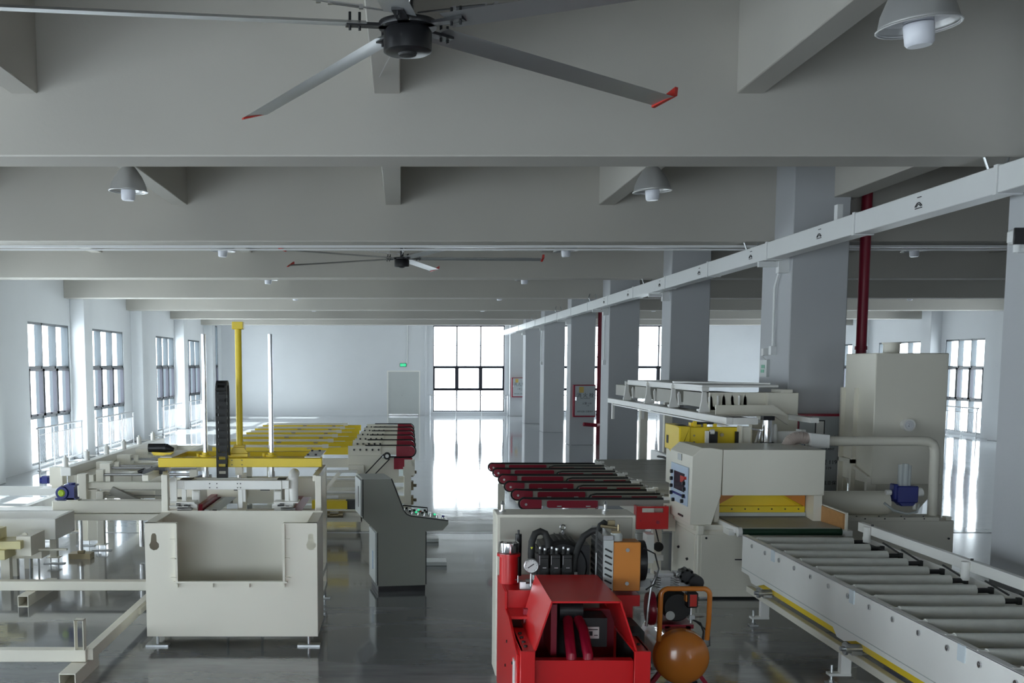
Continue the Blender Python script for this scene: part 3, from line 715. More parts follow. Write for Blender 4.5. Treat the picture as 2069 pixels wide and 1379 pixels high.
# ---- long peg rail conveyor along left windows
t = thing('peg_rail_conveyor', 'long cream rail conveyor with upright pegs running beside the left windows', 'machine', (-4.9, 20, 0))
M().box(-5.03, -4.88, 16.7, 23.4, .86, .99).build('main_rail', 'white', t, bevel=.006)
M().box(-4.88, -4.1, 17.2, 17.35, .70, .84).box(-4.88, -3.4, 19.2, 19.35, .70, .84).box(-4.88, -3.2, 21.2, 21.35, .70, .84).box(-4.88, -3.2, 23.2, 23.35, .70, .84).box(-4.9, -4.6, 16.9, 23.3, .62, .86).box(-4.1, -3.95, 17.2, 23.3, .70, .86).build('side_frame', 'cream', t, bevel=.005)
for y in (16.78, 17.95, 19.15, 20.35, 21.55, 22.75):
    M().cyl((-4.98, y, .99), (-4.98, y, 1.13), .045, n=12).cyl((-4.98, y, 1.13), (-4.98, y, 1.16), .02, n=8).box(-4.98, -4.80, y - .015, y + .015, 1.06, 1.075).box(-5.06, -4.98, y - .012, y + .012, 1.08, 1.09).build('upright_peg', 'white', t)
for y in (17.0, 19.2, 21.3, 23.1):
    M().box(-5.0, -4.9, y - .05, y + .05, .02, .86).box(-5.06, -4.84, y - .08, y + .08, 0, .02).build('leg', 'cream', t)
for y in (17.6, 18.9, 20.2):
    M().cyl((-4.55, y, .93), (-3.3, y, .93), .02, n=10).build('cross_shaft', 'steel', t)
    each(M().box(-4.72, -4.5, y - .1, y + .1, .84, 1.0).cyl((-4.45, y, .93), (-4.38, y, .93), .07, n=16), 'shaft_bearing', 'cream', t)
M().box(-5.22, -5.03, 16.78, 17.0, .72, .98).box(-5.2, -5.06, 16.8, 16.95, .66, .72).build('motor_bracket', 'cream', t)
M().cyl((-5.38, 16.86, .78), (-5.24, 16.86, .78), .05, n=12).box(-5.34, -5.26, 16.8, 16.92, .74, .85).build('small_motor', 'blue', t)
M().box(-5.36, -5.02, 16.7, 16.95, .66, .675).build('motor_shelf', 'white', t)

# ---- low cream ground frame with post and yellow blocks (far left foreground)
t = thing('low_ground_frame', 'low cream tubular frame lying on the floor at the bottom left', 'frame', (-3.2, 10.2, 0))
M().box(-4.6, -2.54, 8.95, 9.05, .12, .22).build('front_beam', 'cream', t, bevel=.004)
M().box(-5.3, -2.62, 11.85, 11.97, .12, .22).build('rear_beam', 'cream', t, bevel=.004)
def hollow(m, x0, x1, y0, y1, z0, z1, w=.008):
    m.box(x0, x1, y0, y1, z0, z0 + w).box(x0, x1, y0, y1, z1 - w, z1).box(x0, x0 + w, y0, y1, z0 + w, z1 - w).box(x1 - w, x1, y0, y1, z0 + w, z1 - w)
m = M(); hollow(m, -2.66, -2.53, 8.62, 9.3, 0.0, .115); m.build('floor_tube', 'cream', t)
m = M(); hollow(m, -3.98, -3.87, 11.6, 12.6, 0.0, .115); m.build('floor_tube', 'cream', t)
m = M(); hollow(m, -2.62, -2.545, 8.92, 9.0, .22, .47, .006); m.box(-2.62, -2.545, 8.92, 9.0, .465, .47); m.build('upright_post', 'cream', t)
M().bar((-2.53, 9.0, .17), (-2.53, 11.6, .17), .07, .09).build('long_beam', 'cream', t)

t = thing('guide_block', 'stepped pale yellow guide block on a cream bracket at the left edge', 'machine part', (-4.6, 12.6, 0))
M().box(-5.0, -4.20, 12.4, 12.75, .47, .56).box(-5.0, -4.36, 12.35, 12.7, .36, .47).box(-5.0, -4.47, 12.3, 12.75, .56, .68).build('yellow_block', 'paleyel', t, bevel=.004)
M().box(-4.28, -4.12, 12.5, 13.0, .38, .60).box(-4.2, -3.8, 12.75, 12.8, .40, .42).box(-5.2, -4.1, 12.8, 13.1, .30, .38).cyl((-4.22, 12.6, .60), (-4.22, 12.63, .60), .03, n=12).box(-4.5, -4.4, 12.6, 12.7, .0, .36).box(-5.0, -4.9, 12.6, 12.7, 0, .36).build('cream_bracket', 'cream', t)
foot(t, -4.15, 12.85, .38); foot(t, -4.3, 13.0, .38)
t = thing('open_trough', 'shallow open cream trough beyond the yellow block at the left edge', 'machine part', (-4.9, 14.5, 0))
m = M().box(-5.9, -4.06, 13.22, 13.27, .45, .70).box(-5.9, -4.06, 13.95, 14.0, .45, .70).box(-4.11, -4.06, 13.27, 13.95, .45, .70).box(-5.9, -4.11, 13.27, 13.95, .45, .48).box(-5.9, -5.85, 13.27, 13.95, .45, .7)
m.build('trough_walls', 'white', t, bevel=.006)
for x in (-5.8, -4.6):
    for y in (13.35, 13.85): M().box(x - .04, x + .04, y - .04, y + .04, 0, .45).build('leg', 'cream', t)
t = thing('low_roller_frame', 'white low roller frame on the bright floor beside the left windows', 'machine', (-6.4, 17.5, 0))
M().box(-8.0, -4.9, 15.9, 16.0, .35, .5).box(-8.0, -5.3, 18.6, 18.7, .35, .5).box(-8.0, -7.9, 16.0, 18.6, .35, .5).box(-5.4, -5.3, 16.0, 18.6, .35, .5).build('outer_frame', 'white', t)
for x in (-7.9, -5.38):
    for y in (16.0, 18.6): M().box(x - .04, x + .04, y - .04, y + .04, 0, .36).build('leg', 'white', t)

# ---- yellow armed stacker with red ends
t = thing('arm_stacker', 'stacker with yellow and cream arms ending in dark red belt heads', 'machine', (-1.0, 21, 0))
armY = [18.57, 19.95, 21.3, 22.65, 24.0, 25.35]
for i, y in enumerate(armY):
    xr = .22 + .008 * i
    a = M().box(-3.1, -.86 - .01 * i, y, y + .06, 1.03, 1.15).build('yellow_arm', 'yellow', t)
    M().cyl((-3.0, y - .03, 1.18), (-1.25, y - .03, 1.18), .014, n=8).box(-1.3, -1.2, y - .05, y, 1.14, 1.2).box(-3.05, -1.0, y - .01, y + .07, 1.15, 1.158).build('push_rod', 'cream', a)
    each(M().box(-2.2, -2.12, y - .02, y, 1.13, 1.15).box(-1.55, -1.48, y - .02, y, 1.12, 1.14), 'rod_clip', 'bronze', a)
    M().box(-.88 + (.0 if i == 0 else .02 * i), -.34, y - .015, y + .065, .98 if i else .86, 1.17).build('bolted_plate', 'cream', t)
    q = M()
    for k in range(5): q.cyl((-.78 + .1 * k, y - .03, 1.11), (-.78 + .1 * k, y - .012, 1.11), .017, n=8)
    each(q, 'plate_bolt', 'black', t)
    M().box(-.34, -.09, y, y + .06, 1.03, 1.15).build('arm_extension', 'cream', t)
    hp = [(-.09, 1.0), (xr - .09, 1.0)] + [(xr - .09 + .085 * cos(radians(a_)), 1.085 + .085 * sin(radians(a_))) for a_ in range(-75, 90, 15)] + [(-.09, 1.17)]
    M().plate(hp, y - .005, y + .065).cyl((xr - .09, y - .02, 1.085), (xr - .09, y, 1.085), .02, n=10).build('red_belt_head', 'maroon', t)
    M().tube([(-.6, y + .03, 1.18), (xr - .09, y + .03, 1.18)] + [(xr - .09 + .098 * cos(radians(a_)), y + .03, 1.085 + .098 * sin(radians(a_))) for a_ in range(75, -90, -15)] + [(-.3, y + .03, .99)], .012, 6).build('drive_belt', 'rubber', t)
M().plate([(-.86, .98), (-.86, 1.02), (-.32, 1.02), (-.32, .98), (-.05, .98), (-.05, .60), (-.70, .60), (-.70, .88)], 18.50, 18.56).box(-.87, -.62, 18.44, 18.5, .75, .87).build('front_side_plate', 'cream', t)
M().lathe([(.0, 0), (.06, 0), (.06, .04), (.0, .04)], (-.24, 18.40, 1.02), 'y', 20).build('pulley', 'rubber', t)
M().lathe([(.0, 0), (.03, 0), (.03, .02), (.0, .02)], (-.24, 18.385, 1.02), 'y', 14).build('pulley_hub', 'white', t)
M().tube([(-.29, 18.42, 1.05), (-.62, 18.42, .70)], .01, 6).tube([(-.20, 18.42, .97), (-.46, 18.42, .70)], .01, 6).build('slanted_belt', 'rubber', t)
M().box(-.13, .17, 18.45, 18.6, .80, .98).build('red_gearbox', 'maroon', t)
M().plate([(.02, .70), (.21, .70), (.21, .96), (.04, .96), (.04, .84), (.02, .84)], 18.40, 18.45, 'y').cyl((.12, 18.4, .90), (.12, 18.38, .90), .045, n=16).build('bearing_bracket', 'cream', t)
M().box(.04, .15, 18.45, 25.6, .04, .95).build('right_frame_wall', 'cream', t)
q = M()
for z in (.74, .52, .28): q.cyl((.15, 18.6, z), (.24, 18.6, z), .025, n=8).box(.13, .19, 18.52, 18.7, z - .07, z + .07)
q.build('hinge_bolts', 'bronze', t)
m = M()
for y in (18.6, 21.9, 25.2):
    m.box(-3.0, .1, y, y + .08, .84, .96).box(-3.0, .05, y, y + .08, .22, .34).box(-3.0, -2.9, y, y + .1, 0, .96).box(-.75, -.62, y, y + .1, 0, .9)
each(m.box(-3.0, -2.9, 18.6, 25.2, .84, .96).box(-1.6, -.7, 18.5, 18.6, .5, .62), 'base_frame_bar', 'cream', t)
m = M()
for z in (.78, .66, .44): m.cyl((-1.4, 18.3, z), (-.72, 18.3, z), .022, n=10)
each(m, 'roller_bar', 'white', t)
M().box(-2.9, -.72, 18.35, 18.45, .58, .6).box(-2.9, -.7, 18.36, 18.42, .36, .42).build('lower_rails', 'cream', t)
M().box(-1.35, -.82, 16.95, 17.15, .34, .46).build('yellow_box_beam', 'yellow', t)
M().box(-.84, -.62, 16.98, 17.12, .33, .47).build('end_plug', 'black', t)
M().cyl((-1.3, 16.93, .52), (-.95, 16.93, .52), .03, n=10).build('chrome_bar', 'white', t)
M().box(-1.5, -.60, 17.0, 17.2, .14, .28).box(-.62, -.5, 17.0, 17.2, 0, .28).box(-1.48, -1.38, 17.0, 17.2, 0, .14).box(-1.35, -1.25, 17.1, 18.6, .2, .34).build('lower_shelf', 'cream', t)
M().cyl((-1.15, 16.94, .26), (-1.08, 16.94, .26), .05, n=10).cyl((-.95, 16.94, .26), (-.88, 16.94, .26), .05, n=10).cyl((-1.08, 16.94, .24), (-.95, 16.94, .24), .03, n=10).build('valve_unit', 'bronze', t)

for (x0, x1, y, l) in ((.2, .56, 14.0, 'grey flat base plate on the floor right of the console, nearer one'), (.2, .52, 15.9, 'grey flat base plate on the floor right of the console, farther one')):
    tag(M().box(x0, x1, y, y + .3, 0.0, .05).build('floor_plate', 'lgrey', bevel=.006), l, 'plate')

# ---- operator console
t = thing('operator_console', 'grey steel operator console with sloping control desk in the middle of the floor', 'control desk', (0, 12.42, 0), radians(8.5), None, True)
D = .62
prof = [(-.27, .06), (.27, .06), (.27, .665), (.46, .672), (.52, .735), (.52, .775), (.10, .835), (.055, .855), (.02, .90), (-.115, 1.25), (-.43, 1.25), (-.43, .82), (-.275, .665)]
M().plate(prof, 0, D).build('cabinet_body', 'grey', t, bevel=.003)
M().box(-.262, .262, .01, D - .01, 0, .06).build('plinth', 'black', t)
q = M()
gp = [(.52, .775), (.10, .835), (.055, .855), (.02, .90), (-.115, 1.25)]
for a_, b_ in zip(gp[:-1], gp[1:]): q.bar((a_[0], .004, a_[1] + .002), (b_[0], .004, b_[1] + .002), .014, .012)
q.bar((.27, .004, .66), (.27, .004, .07), .012, .008).bar((-.43, .004, 1.25), (-.43, .004, .82), .012, .008).bar((-.27, .004, .66), (-.27, .004, .07), .012, .008)
q.build('edge_gasket', 'rubber', t)
M().box(-.425, -.12, .01, D - .01, 1.25, 1.254).build('top_plate', 'lgrey', t)
M().box(-.452, -.432, .03, D - .03, .84, 1.235).build('upper_door', 'lgrey', t)
M().box(-.292, -.272, .03, D - .03, .09, .65).build('lower_door', 'lgrey', t)
M().box(-.456, -.45, .24, .27, .92, 1.15).build('door_vent', 'black', t)
M().box(-.30, -.29, .22, .27, .22, .42).build('door_window', 'panelblue', t)
M().box(.272, .276, .01, D - .01, .08, .66).build('front_door_seam', 'lgrey', t)
M().plate([(.035, .865), (.105, .838), (.515, .78), (.518, .786), (.108, .846), (.04, .875)], .01, D - .01).build('desk_top', 'white', t)
M().plate([(-.105, 1.235), (.02, .91), (.028, .914), (-.097, 1.24)], .02, D - .02).build('sloping_front', 'lgrey', t)
q = M(); nz = Vector((.14, 0, .99))
i = 0
for yy, row in ((.07, 'sssssk'), (.2, 'bgbsg'), (.33, 'sbrbs'), (.46, 'bsgb')):
    for k, c in enumerate(row):
        x = .12 + .07 * k; z = .846 - (x - .1) * .138
        r = .014
        o = M().cyl((x, yy, z - .002), (x + nz.x * .012, yy, z + .012), .019, n=12).build('button_ring', 'chrome', t)
        M().cyl((x + .001, yy, z + .01), (x + .005, yy, z + (.035 if c in 'bk' else .028)), r, n=10).build('push_button', {'s': 'steel', 'b': 'black', 'g': 'exitgreen', 'r': 'redsign', 'k': 'blue'}[c], o)
M().tube([(.08, .5, .85), (.08, .5, .895), (.37, .5, .86), (.37, .5, .81)], .008, 6).build('guard_bar', 'black', t)

# ---- cream cabinet behind hydraulic unit
t = thing('power_cabinet', 'cream electrical cabinet with lifting eyes behind the red hydraulic unit', 'cabinet', (1.28, 9.0, 0))
M().box(.74, 1.83, 8.82, 9.18, .04, 1.33).box(.76, 1.81, 8.85, 9.15, 0, .04).build('cabinet_body', 'cream', t, bevel=.008)
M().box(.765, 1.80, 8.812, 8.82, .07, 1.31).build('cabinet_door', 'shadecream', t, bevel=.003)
for x in (.80, 1.62):
    M().cyl((x, 9.0, 1.33), (x, 9.0, 1.345), .03, n=12).cyl((x, 9.0, 1.345), (x, 9.0, 1.39), .014, n=10).cyl((x, 9.0, 1.39), (x, 9.0, 1.42), .02, .006, n=10).build('lifting_bolt', 'chrome', t)
M().tube(arc((1.255, 8.80, 1.235), .02, 0, 330, 11), .005, 6, True).cyl((1.255, 8.8, 1.21), (1.255, 8.8, 1.17), .008, n=6).cyl((1.255, 8.78, 1.195), (1.255, 8.82, 1.195), .012, n=8).build('eye_bolt', 'steel', t)

# ---- red hydraulic unit
t = thing('hydraulic_unit', 'red hydraulic power unit with sloping hood, black motor and gauge', 'machine', (1.2, 7.9, 0))
M().plate([(7.35, .02), (8.75, .02), (8.75, .87), (8.1, .87), (8.1, .74), (7.85, .74), (7.25, .62), (7.25, .02)], .745, .765, 'x').build('left_side_panel', 'red', t, bevel=.004)
M().box(.765, 1.02, 8.15, 8.75, .845, .87).box(.765, 1.0, 8.13, 8.15, .70, .87).box(.765, .9, 7.85, 8.13, .72, .74).box(.765, 1.65, 8.15, 8.75, .03, .60).build('oil_tank', 'red', t)
each(M().plate([(7.2, .04), (7.85, .04), (7.85, .66), (7.2, .66)], .765, .785, 'x').plate([(7.2, .04), (7.85, .04), (7.85, .66), (7.2, .66)], 1.58, 1.60, 'x').box(.765, .86, 7.2, 7.85, .645, .66).box(1.50, 1.605, 7.2, 7.85, .645, .66).box(.765, .86, 7.18, 7.2, .03, .66).box(1.50, 1.605, 7.18, 7.2, .03, .66), 'hood_base_panel', 'red', t, .003)
M().box(.85, 1.51, 7.26, 7.28, .03, .58).box(.85, 1.51, 7.28, 7.34, .56, .58).build('front_panel', 'red', t)
q = M()
for y in (7.3, 7.42, 7.54, 7.66): q.cyl((.81, y, .66), (.81, y, .672), .013, n=8)
for y in (7.35, 7.7): q.cyl((1.56, y, .66), (1.56, y, .672), .013, n=8)
for y, z in ((7.5, .5), (7.6, .3), (7.9, .55), (8.0, .35)): q.cyl((.745, y, z), (.738, y, z), .011, n=8)
each(q, 'panel_bolt', 'rubber', t)
yh0, yh1 = 7.2, 8.02
h = M().hexa([(.968, yh0, .972), (1.405, yh0, .972), (1.385, yh1, .992), (.960, yh1, .992), (.968, yh0, .985), (1.405, yh0, .985), (1.385, yh1, 1.005), (.960, yh1, 1.005)])
h.hexa([(.855, yh0, .66), (.867, yh0, .66), (.867, yh1, .66), (.855, yh1, .66), (.962, yh0, .985), (.974, yh0, .985), (.966, yh1, 1.005), (.954, yh1, 1.005)])
h.hexa([(1.508, yh0, .66), (1.52, yh0, .66), (1.52, yh1, .66), (1.508, yh1, .66), (1.399, yh0, .985), (1.411, yh0, .985), (1.391, yh1, 1.005), (1.379, yh1, 1.005)])
h.build('sloping_hood', 'red', t)
M().tube([(1.11, 7.3, .50), (1.11, 7.3, .60), (1.12, 7.5, .72), (1.15, 7.8, .8)], .035, 10).tube([(1.22, 7.3, .50), (1.22, 7.3, .60), (1.22, 7.5, .72), (1.2, 7.8, .8)], .035, 10).box(1.0, 1.04, 7.5, 7.9, .55, .9).build('pump_casting', 'maroon', t)
M().box(.86, 1.5, 7.9, 7.95, .05, .78).build('inner_bulkhead', 'maroon', t)
mm = M().box(1.22, 1.40, 7.62, 7.85, .58, .78).cyl((1.08, 7.72, .82), (1.24, 7.72, .82), .08, n=16).build('inner_motor', 'black', t)
M().box(1.255, 1.345, 7.612, 7.62, .64, .72).build('rating_plate', 'paper', mm)
q = M().box(1.265, 1.335, 7.609, 7.612, .70, .706).box(1.265, 1.30, 7.609, 7.612, .66, .69).box(1.31, 1.335, 7.609, 7.612, .66, .665)
q.build('plate_print', 'ink', mm)
# side plate label left
M().box(.738, .745, 7.32, 7.42, .30, .56).build('side_label', 'paper', t)
# filter
c = M().cyl((.80, 8.42, .87), (.80, 8.42, 1.085), .07, n=24).cyl((.80, 8.42, 1.075), (.80, 8.42, 1.095), .088, n=24).build('filter_housing', 'red', t)
M().lathe([(.0, 1.19), (.06, 1.19), (.076, 1.175), (.076, 1.11), (.072, 1.095), (.0, 1.095)], (.80, 8.42, 0), 'z', 24).build('filter_cap', 'chrome', c)
# gauge
g = M().lathe([(.0, .0), (.05, .0), (.054, -.01), (.054, -.035), (.048, -.038), (.048, -.03), (.0, -.03)], (.935, 8.15, 1.05), 'y', 28).cyl((.935, 8.13, .90), (.935, 8.13, 1.0), .008, n=8).build('pressure_gauge', 'steel', t)
M().lathe([(.0, -.031), (.046, -.031), (.046, -.0305)], (.935, 8.15, 1.05), 'y', 28).build('gauge_face', 'paper', g)
q = M().bar((.91, 8.117, 1.035), (.955, 8.117, 1.066), .003, .006)
for k in range(11):
    a = radians(-50 + 28 * k); q.bar((.935 + .036 * cos(a), 8.118, 1.05 + .036 * sin(a)), (.935 + .043 * cos(a), 8.118, 1.05 + .043 * sin(a)), .002, .002)
q.build('gauge_needle', 'ink', g)
M().cyl((.90, 8.16, .93), (.98, 8.16, .93), .018, n=8).cyl((.96, 8.16, .90), (.96, 8.16, .98), .014, n=8).box(.86, .98, 8.18, 8.24, .87, .92).cyl((.84, 8.12, .93), (.84, 8.12, .98), .004, n=6).cyl((.82, 8.12, .95), (.9, 8.12, .94), .004, n=6).build('valve_fittings', 'steel', t)
# breather, valves, hoses, motor
M().cyl((.885, 8.55, .9), (.885, 8.55, 1.22), .025, n=12).cyl((.885, 8.55, 1.22), (.885, 8.55, 1.25), .008, n=8).build('oil_level_tube', 'black', t)
mt = M().lathe([(.0, 0), (.17, 0), (.19, .03), (.19, .40), (.0, .40)], (1.20, 8.36, 1.0), 'y', 36).box(1.04, 1.40, 8.38, 8.7, .83, 1.16)
for k in range(14):
    a = radians(10 + 160 * k / 13); mt.bar((1.20 + .2 * cos(a), 8.4, 1.0 + .2 * sin(a)), (1.20 + .2 * cos(a), 8.74, 1.0 + .2 * sin(a)), .006, .006)
mt.build('electric_motor', 'black', t)
q = M().box(.98, 1.24, 8.2, 8.36, .90, 1.02)
for k in range(3):
    x = 1.03 + .085 * k
    q.box(x - .034, x + .034, 8.16, 8.3, .95, 1.12).cyl((x, 8.15, 1.0), (x, 8.17, 1.0), .022, n=10).box(x - .028, x + .028, 8.14, 8.2, 1.06, 1.10).cyl((x - .02, 8.22, 1.12), (x - .02, 8.22, 1.16), .012, n=8).cyl((x + .015, 8.22, 1.12), (x + .015, 8.22, 1.15), .014, n=8)
q.build('valve_bank', 'rubber', t)
q = M()
for k in range(3):
    x = 1.03 + .085 * k
    q.cyl((x + .015, 8.22, 1.15), (x + .015, 8.22, 1.165), .012, n=8).cyl((x - .02, 8.22, 1.16), (x - .02, 8.22, 1.175), .009, n=8).box(x - .01, x + .016, 8.135, 8.14, 1.03, 1.037).cyl((x - .03, 8.16, 1.05), (x - .03, 8.16, 1.12), .003, n=5)
each(q, 'valve_cap', 'steel', t)
M().box(.98, 1.26, 8.1, 8.3, .875, .90).cyl((1.0, 8.2, .9), (1.0, 8.2, .93), .03, n=10).build('valve_manifold', 'maroon', t)
M().tube([(.965, 8.35, .98), (.96, 8.35, 1.10), (.965, 8.36, 1.19), (.99, 8.37, 1.25), (1.03, 8.38, 1.265), (1.065, 8.38, 1.25), (1.085, 8.36, 1.2), (1.09, 8.34, 1.14)], .026, 12).build('left_hose', 'rubber', t)
M().tube([(1.26, 8.25, .98), (1.27, 8.26, 1.08), (1.30, 8.28, 1.17), (1.34, 8.3, 1.24), (1.40, 8.3, 1.28), (1.47, 8.28, 1.29)], .024, 12).tube([(1.43, 8.22, .88), (1.43, 8.22, 1.2), (1.435, 8.23, 1.28), (1.45, 8.25, 1.33), (1.48, 8.26, 1.35), (1.505, 8.26, 1.33)], .02, 12).build('cooler_hose', 'rubber', t)
M().cyl((.962, 8.34, 1.10), (.962, 8.34, 1.155), .012, n=8).build('hose_fitting', 'yellowplug', t)
M().cyl((1.27, 8.2, .88), (1.27, 8.2, .99), .012, n=8).cyl((1.41, 8.16, .88), (1.41, 8.16, 1.14), .004, n=6).build('hose_coupling', 'paper', t)
# oil cooler
M().box(1.50, 1.695, 7.98, 8.16, .895, 1.245).build('cooler_side', 'orangep', t, bevel=.004)
M().box(1.43, 1.50, 7.99, 8.5, .86, 1.29).build('cooler_core', 'steel', t)
q = M()
for k in range(8):
    z = .90 + .045 * k; q.box(1.425, 1.43, 8.02, 8.48, z, z + .022)
q.build('cooler_fins', 'rubber', t)
q = M().box(1.43, 1.50, 7.975, 7.985, .88, 1.26)
q.build('cooler_end_plate', 'lgrey', t)
q = M()
for k in range(7): q.bar((1.44, 7.972, .93 + .045 * k), (1.49, 7.972, .905 + .045 * k), .004, .012)
each(q, 'cooler_slat', 'rubber', t)
M().lathe([(.0, 1.23), (.045, 1.23), (.045, 1.28), (.035, 1.30), (.0, 1.30)], (1.535, 8.07, 0), 'z', 16).build('cooler_cap', 'lgrey', t)
M().box(1.50, 1.56, 8.04, 8.1, 1.30, 1.315).cyl((1.55, 8.07, 1.31), (1.55, 8.07, 1.36), .008, n=8).box(1.5, 1.55, 8.2, 8.24, 1.33, 1.37).cyl((1.45, 8.2, 1.33), (1.55, 8.1, 1.33), .012, n=8).build('brass_fittings', 'bronze', t)
M().box(1.46, 1.70, 8.0, 8.6, .78, .86).box(1.5, 1.66, 8.05, 8.5, .60, .78).build('cooler_shelf', 'red', t)
q = M()
for z in (.95, 1.19): q.cyl((1.60, 7.976, z), (1.60, 7.97, z), .014, n=10)
each(q, 'cooler_bolt', 'steel', t)
M().lathe([(.0, 0), (.14, 0), (.15, .03), (.15, .09), (.0, .09)], (1.695, 8.3, 1.06), 'x', 24).build('cooler_fan', 'black', t)
M().tube([(1.72, 8.0, 1.2), (1.80, 8.0, 1.16), (1.83, 8.0, 1.05), (1.8, 8.0, .94), (1.74, 8.0, .9)], .006, 6).build('power_cable', 'black', t)
M().box(1.52, 1.66, 7.6, 7.95, .3, .72).build('right_tank_guard', 'rubber', t, bevel=.04)

# ---- air compressor
M().cyl((1.17, 7.4, .45), (1.17, 7.88, .70), .12, n=20).build('pump_body', 'rubber', t)
t = thing('air_compressor', 'orange tank air compressor with bent tube handle beside the red unit', 'air compressor', (2.12, 8.7, 0))
R_ = .205; ty0, ty1 = 8.35, 8.95
pr_ = [(.0, ty0 - .10)] + [(R_ * sin(radians(a_)), ty0 - .10 * cos(radians(a_))) for a_ in range(10, 91, 10)] + [(R_, ty0 + .05), (R_ + .004, ty0 + .06), (R_, ty0 + .07)] + [(R_ * sin(radians(a_)), ty1 - .10 * cos(radians(a_))) for a_ in range(90, 171, 10)] + [(.0, ty1 + .10)]
M().lathe([(r_, y_) for r_, y_ in pr_], (2.10, 0, .315), 'y', 36, cap=False).build('air_tank', 'orange', t)
M().tube([(1.925, 8.36, .44), (1.925, 8.34, .60), (1.925, 8.33, .78)] + [(1.925 + .05 - .05 * cos(radians(a_)), 8.33, .79 + .05 * sin(radians(a_))) for a_ in range(15, 90, 15)] + [(1.975, 8.33, .842), (2.24, 8.33, .842)] + [(2.24 + .05 * sin(radians(a_)), 8.33, .792 + .05 * cos(radians(a_))) for a_ in range(15, 90, 15)] + [(2.29, 8.33, .78), (2.29, 8.34, .60), (2.285, 8.36, .45)], .019, 12).build('handle', 'orange', t)
M().box(1.98, 2.22, 8.5, 8.85, .50, .53).box(2.0, 2.04, 8.5, 8.8, .45, .52).box(2.16, 2.2, 8.5, 8.8, .45, .52).build('motor_platform', 'maroon', t)
m = M().lathe([(.0, 0), (.10, 0), (.115, .03), (.115, .24), (.0, .24)], (2.10, 8.52, .66), 'y', 24)
m.build('electric_motor', 'rubber', t)
for sx in (-.05, .09):
    q = M()
    for k in range(6): q.cb((2.06 + sx, 8.62, .80 + .018 * k), (.12, .13, .008))
    q.cb((2.06 + sx, 8.62, .845), (.08, .09, .12)).box(2.0 + sx, 2.12 + sx, 8.56, 8.69, .895, .915)
    q.cb((2.06 + sx, 8.548, .855), (.07, .01, .06))
    q.build('cylinder_head', 'steel', t)
M().cyl((1.97, 8.62, .86), (2.2, 8.62, .93), .012, n=8).tube([(1.95, 8.58, .90), (1.9, 8.56, .8), (1.88, 8.55, .65), (1.86, 8.5, .52)], .01, 6).build('discharge_pipe', 'steel', t)
q = M().cyl((2.16, 8.5, .90), (2.16, 8.60, .90), .055, n=14).cyl((2.225, 8.46, .86), (2.225, 8.56, .86), .055, n=14).cyl((2.12, 8.55, .90), (2.2, 8.55, .88), .03, n=10)
for k in range(8):
    a = 2 * pi * k / 8; q.cyl((2.16 + .05 * cos(a), 8.5, .90 + .05 * sin(a)), (2.16 + .05 * cos(a), 8.6, .90 + .05 * sin(a)), .012, n=6)
q.build('air_filter', 'black', t)
b = M().box(2.15, 2.235, 8.44, 8.52, .67, .79).build('pressure_switch', 'black', t, bevel=.01)
M().box(2.17, 2.222, 8.434, 8.44, .685, .775).build('switch_cover', 'redsign', b)
M().box(2.14, 2.15, 8.44, 8.50, .72, .77).build('switch_label', 'orangep', b)
M().cyl((2.19, 8.47, .55), (2.19, 8.47, .67), .01, n=8).cyl((2.15, 8.45, .60), (2.28, 8.45, .605), .006, n=6).cb((2.19, 8.45, .60), (.04, .03, .03)).build('air_outlet', 'steel', t)
M().tube([(2.2, 8.45, .58), (2.25, 8.42, .56), (2.27, 8.4, .5), (2.26, 8.38, .44)], .008, 6).tube([(2.22, 8.45, .57), (2.28, 8.40, .52), (2.31, 8.38, .46), (2.31, 8.37, .40), (2.28, 8.37, .39)], .006, 6).build('air_hose', 'black', t)
M().lathe([(.0, 0), (.035, 0), (.035, .003), (.0, .003)], (2.04, 8.50, .60), 'y', 16).build('oval_badge', 'lgrey', t)
M().box(1.92, 2.28, 8.42, 8.46, .02, .06).bar((2.24, 8.44, .18), (2.36, 8.44, .02), .04, .03).bar((1.96, 8.44, .18), (1.84, 8.44, .02), .04, .03).build('foot_stand', 'maroon', t)
for x in (1.86, 2.34): M().lathe([(.0, -.02), (.03, -.02), (.07, -.02), (.075, 0), (.07, .02), (.03, .02), (.0, .02)], (x, 8.92, .075), 'x', 20).build('wheel', 'rubber', t)
M().cyl((1.86, 8.92, .075), (2.34, 8.92, .075), .012, n=8).box(2.0, 2.2, 8.9, 8.94, .075, .15).build('axle', 'steel', t)
M().lathe([(.0, 0), (.12, 0), (.13, .02), (.13, .05), (.0, .05)], (1.90, 8.68, .62), 'x', 24).build('belt_guard', 'maroon', t)

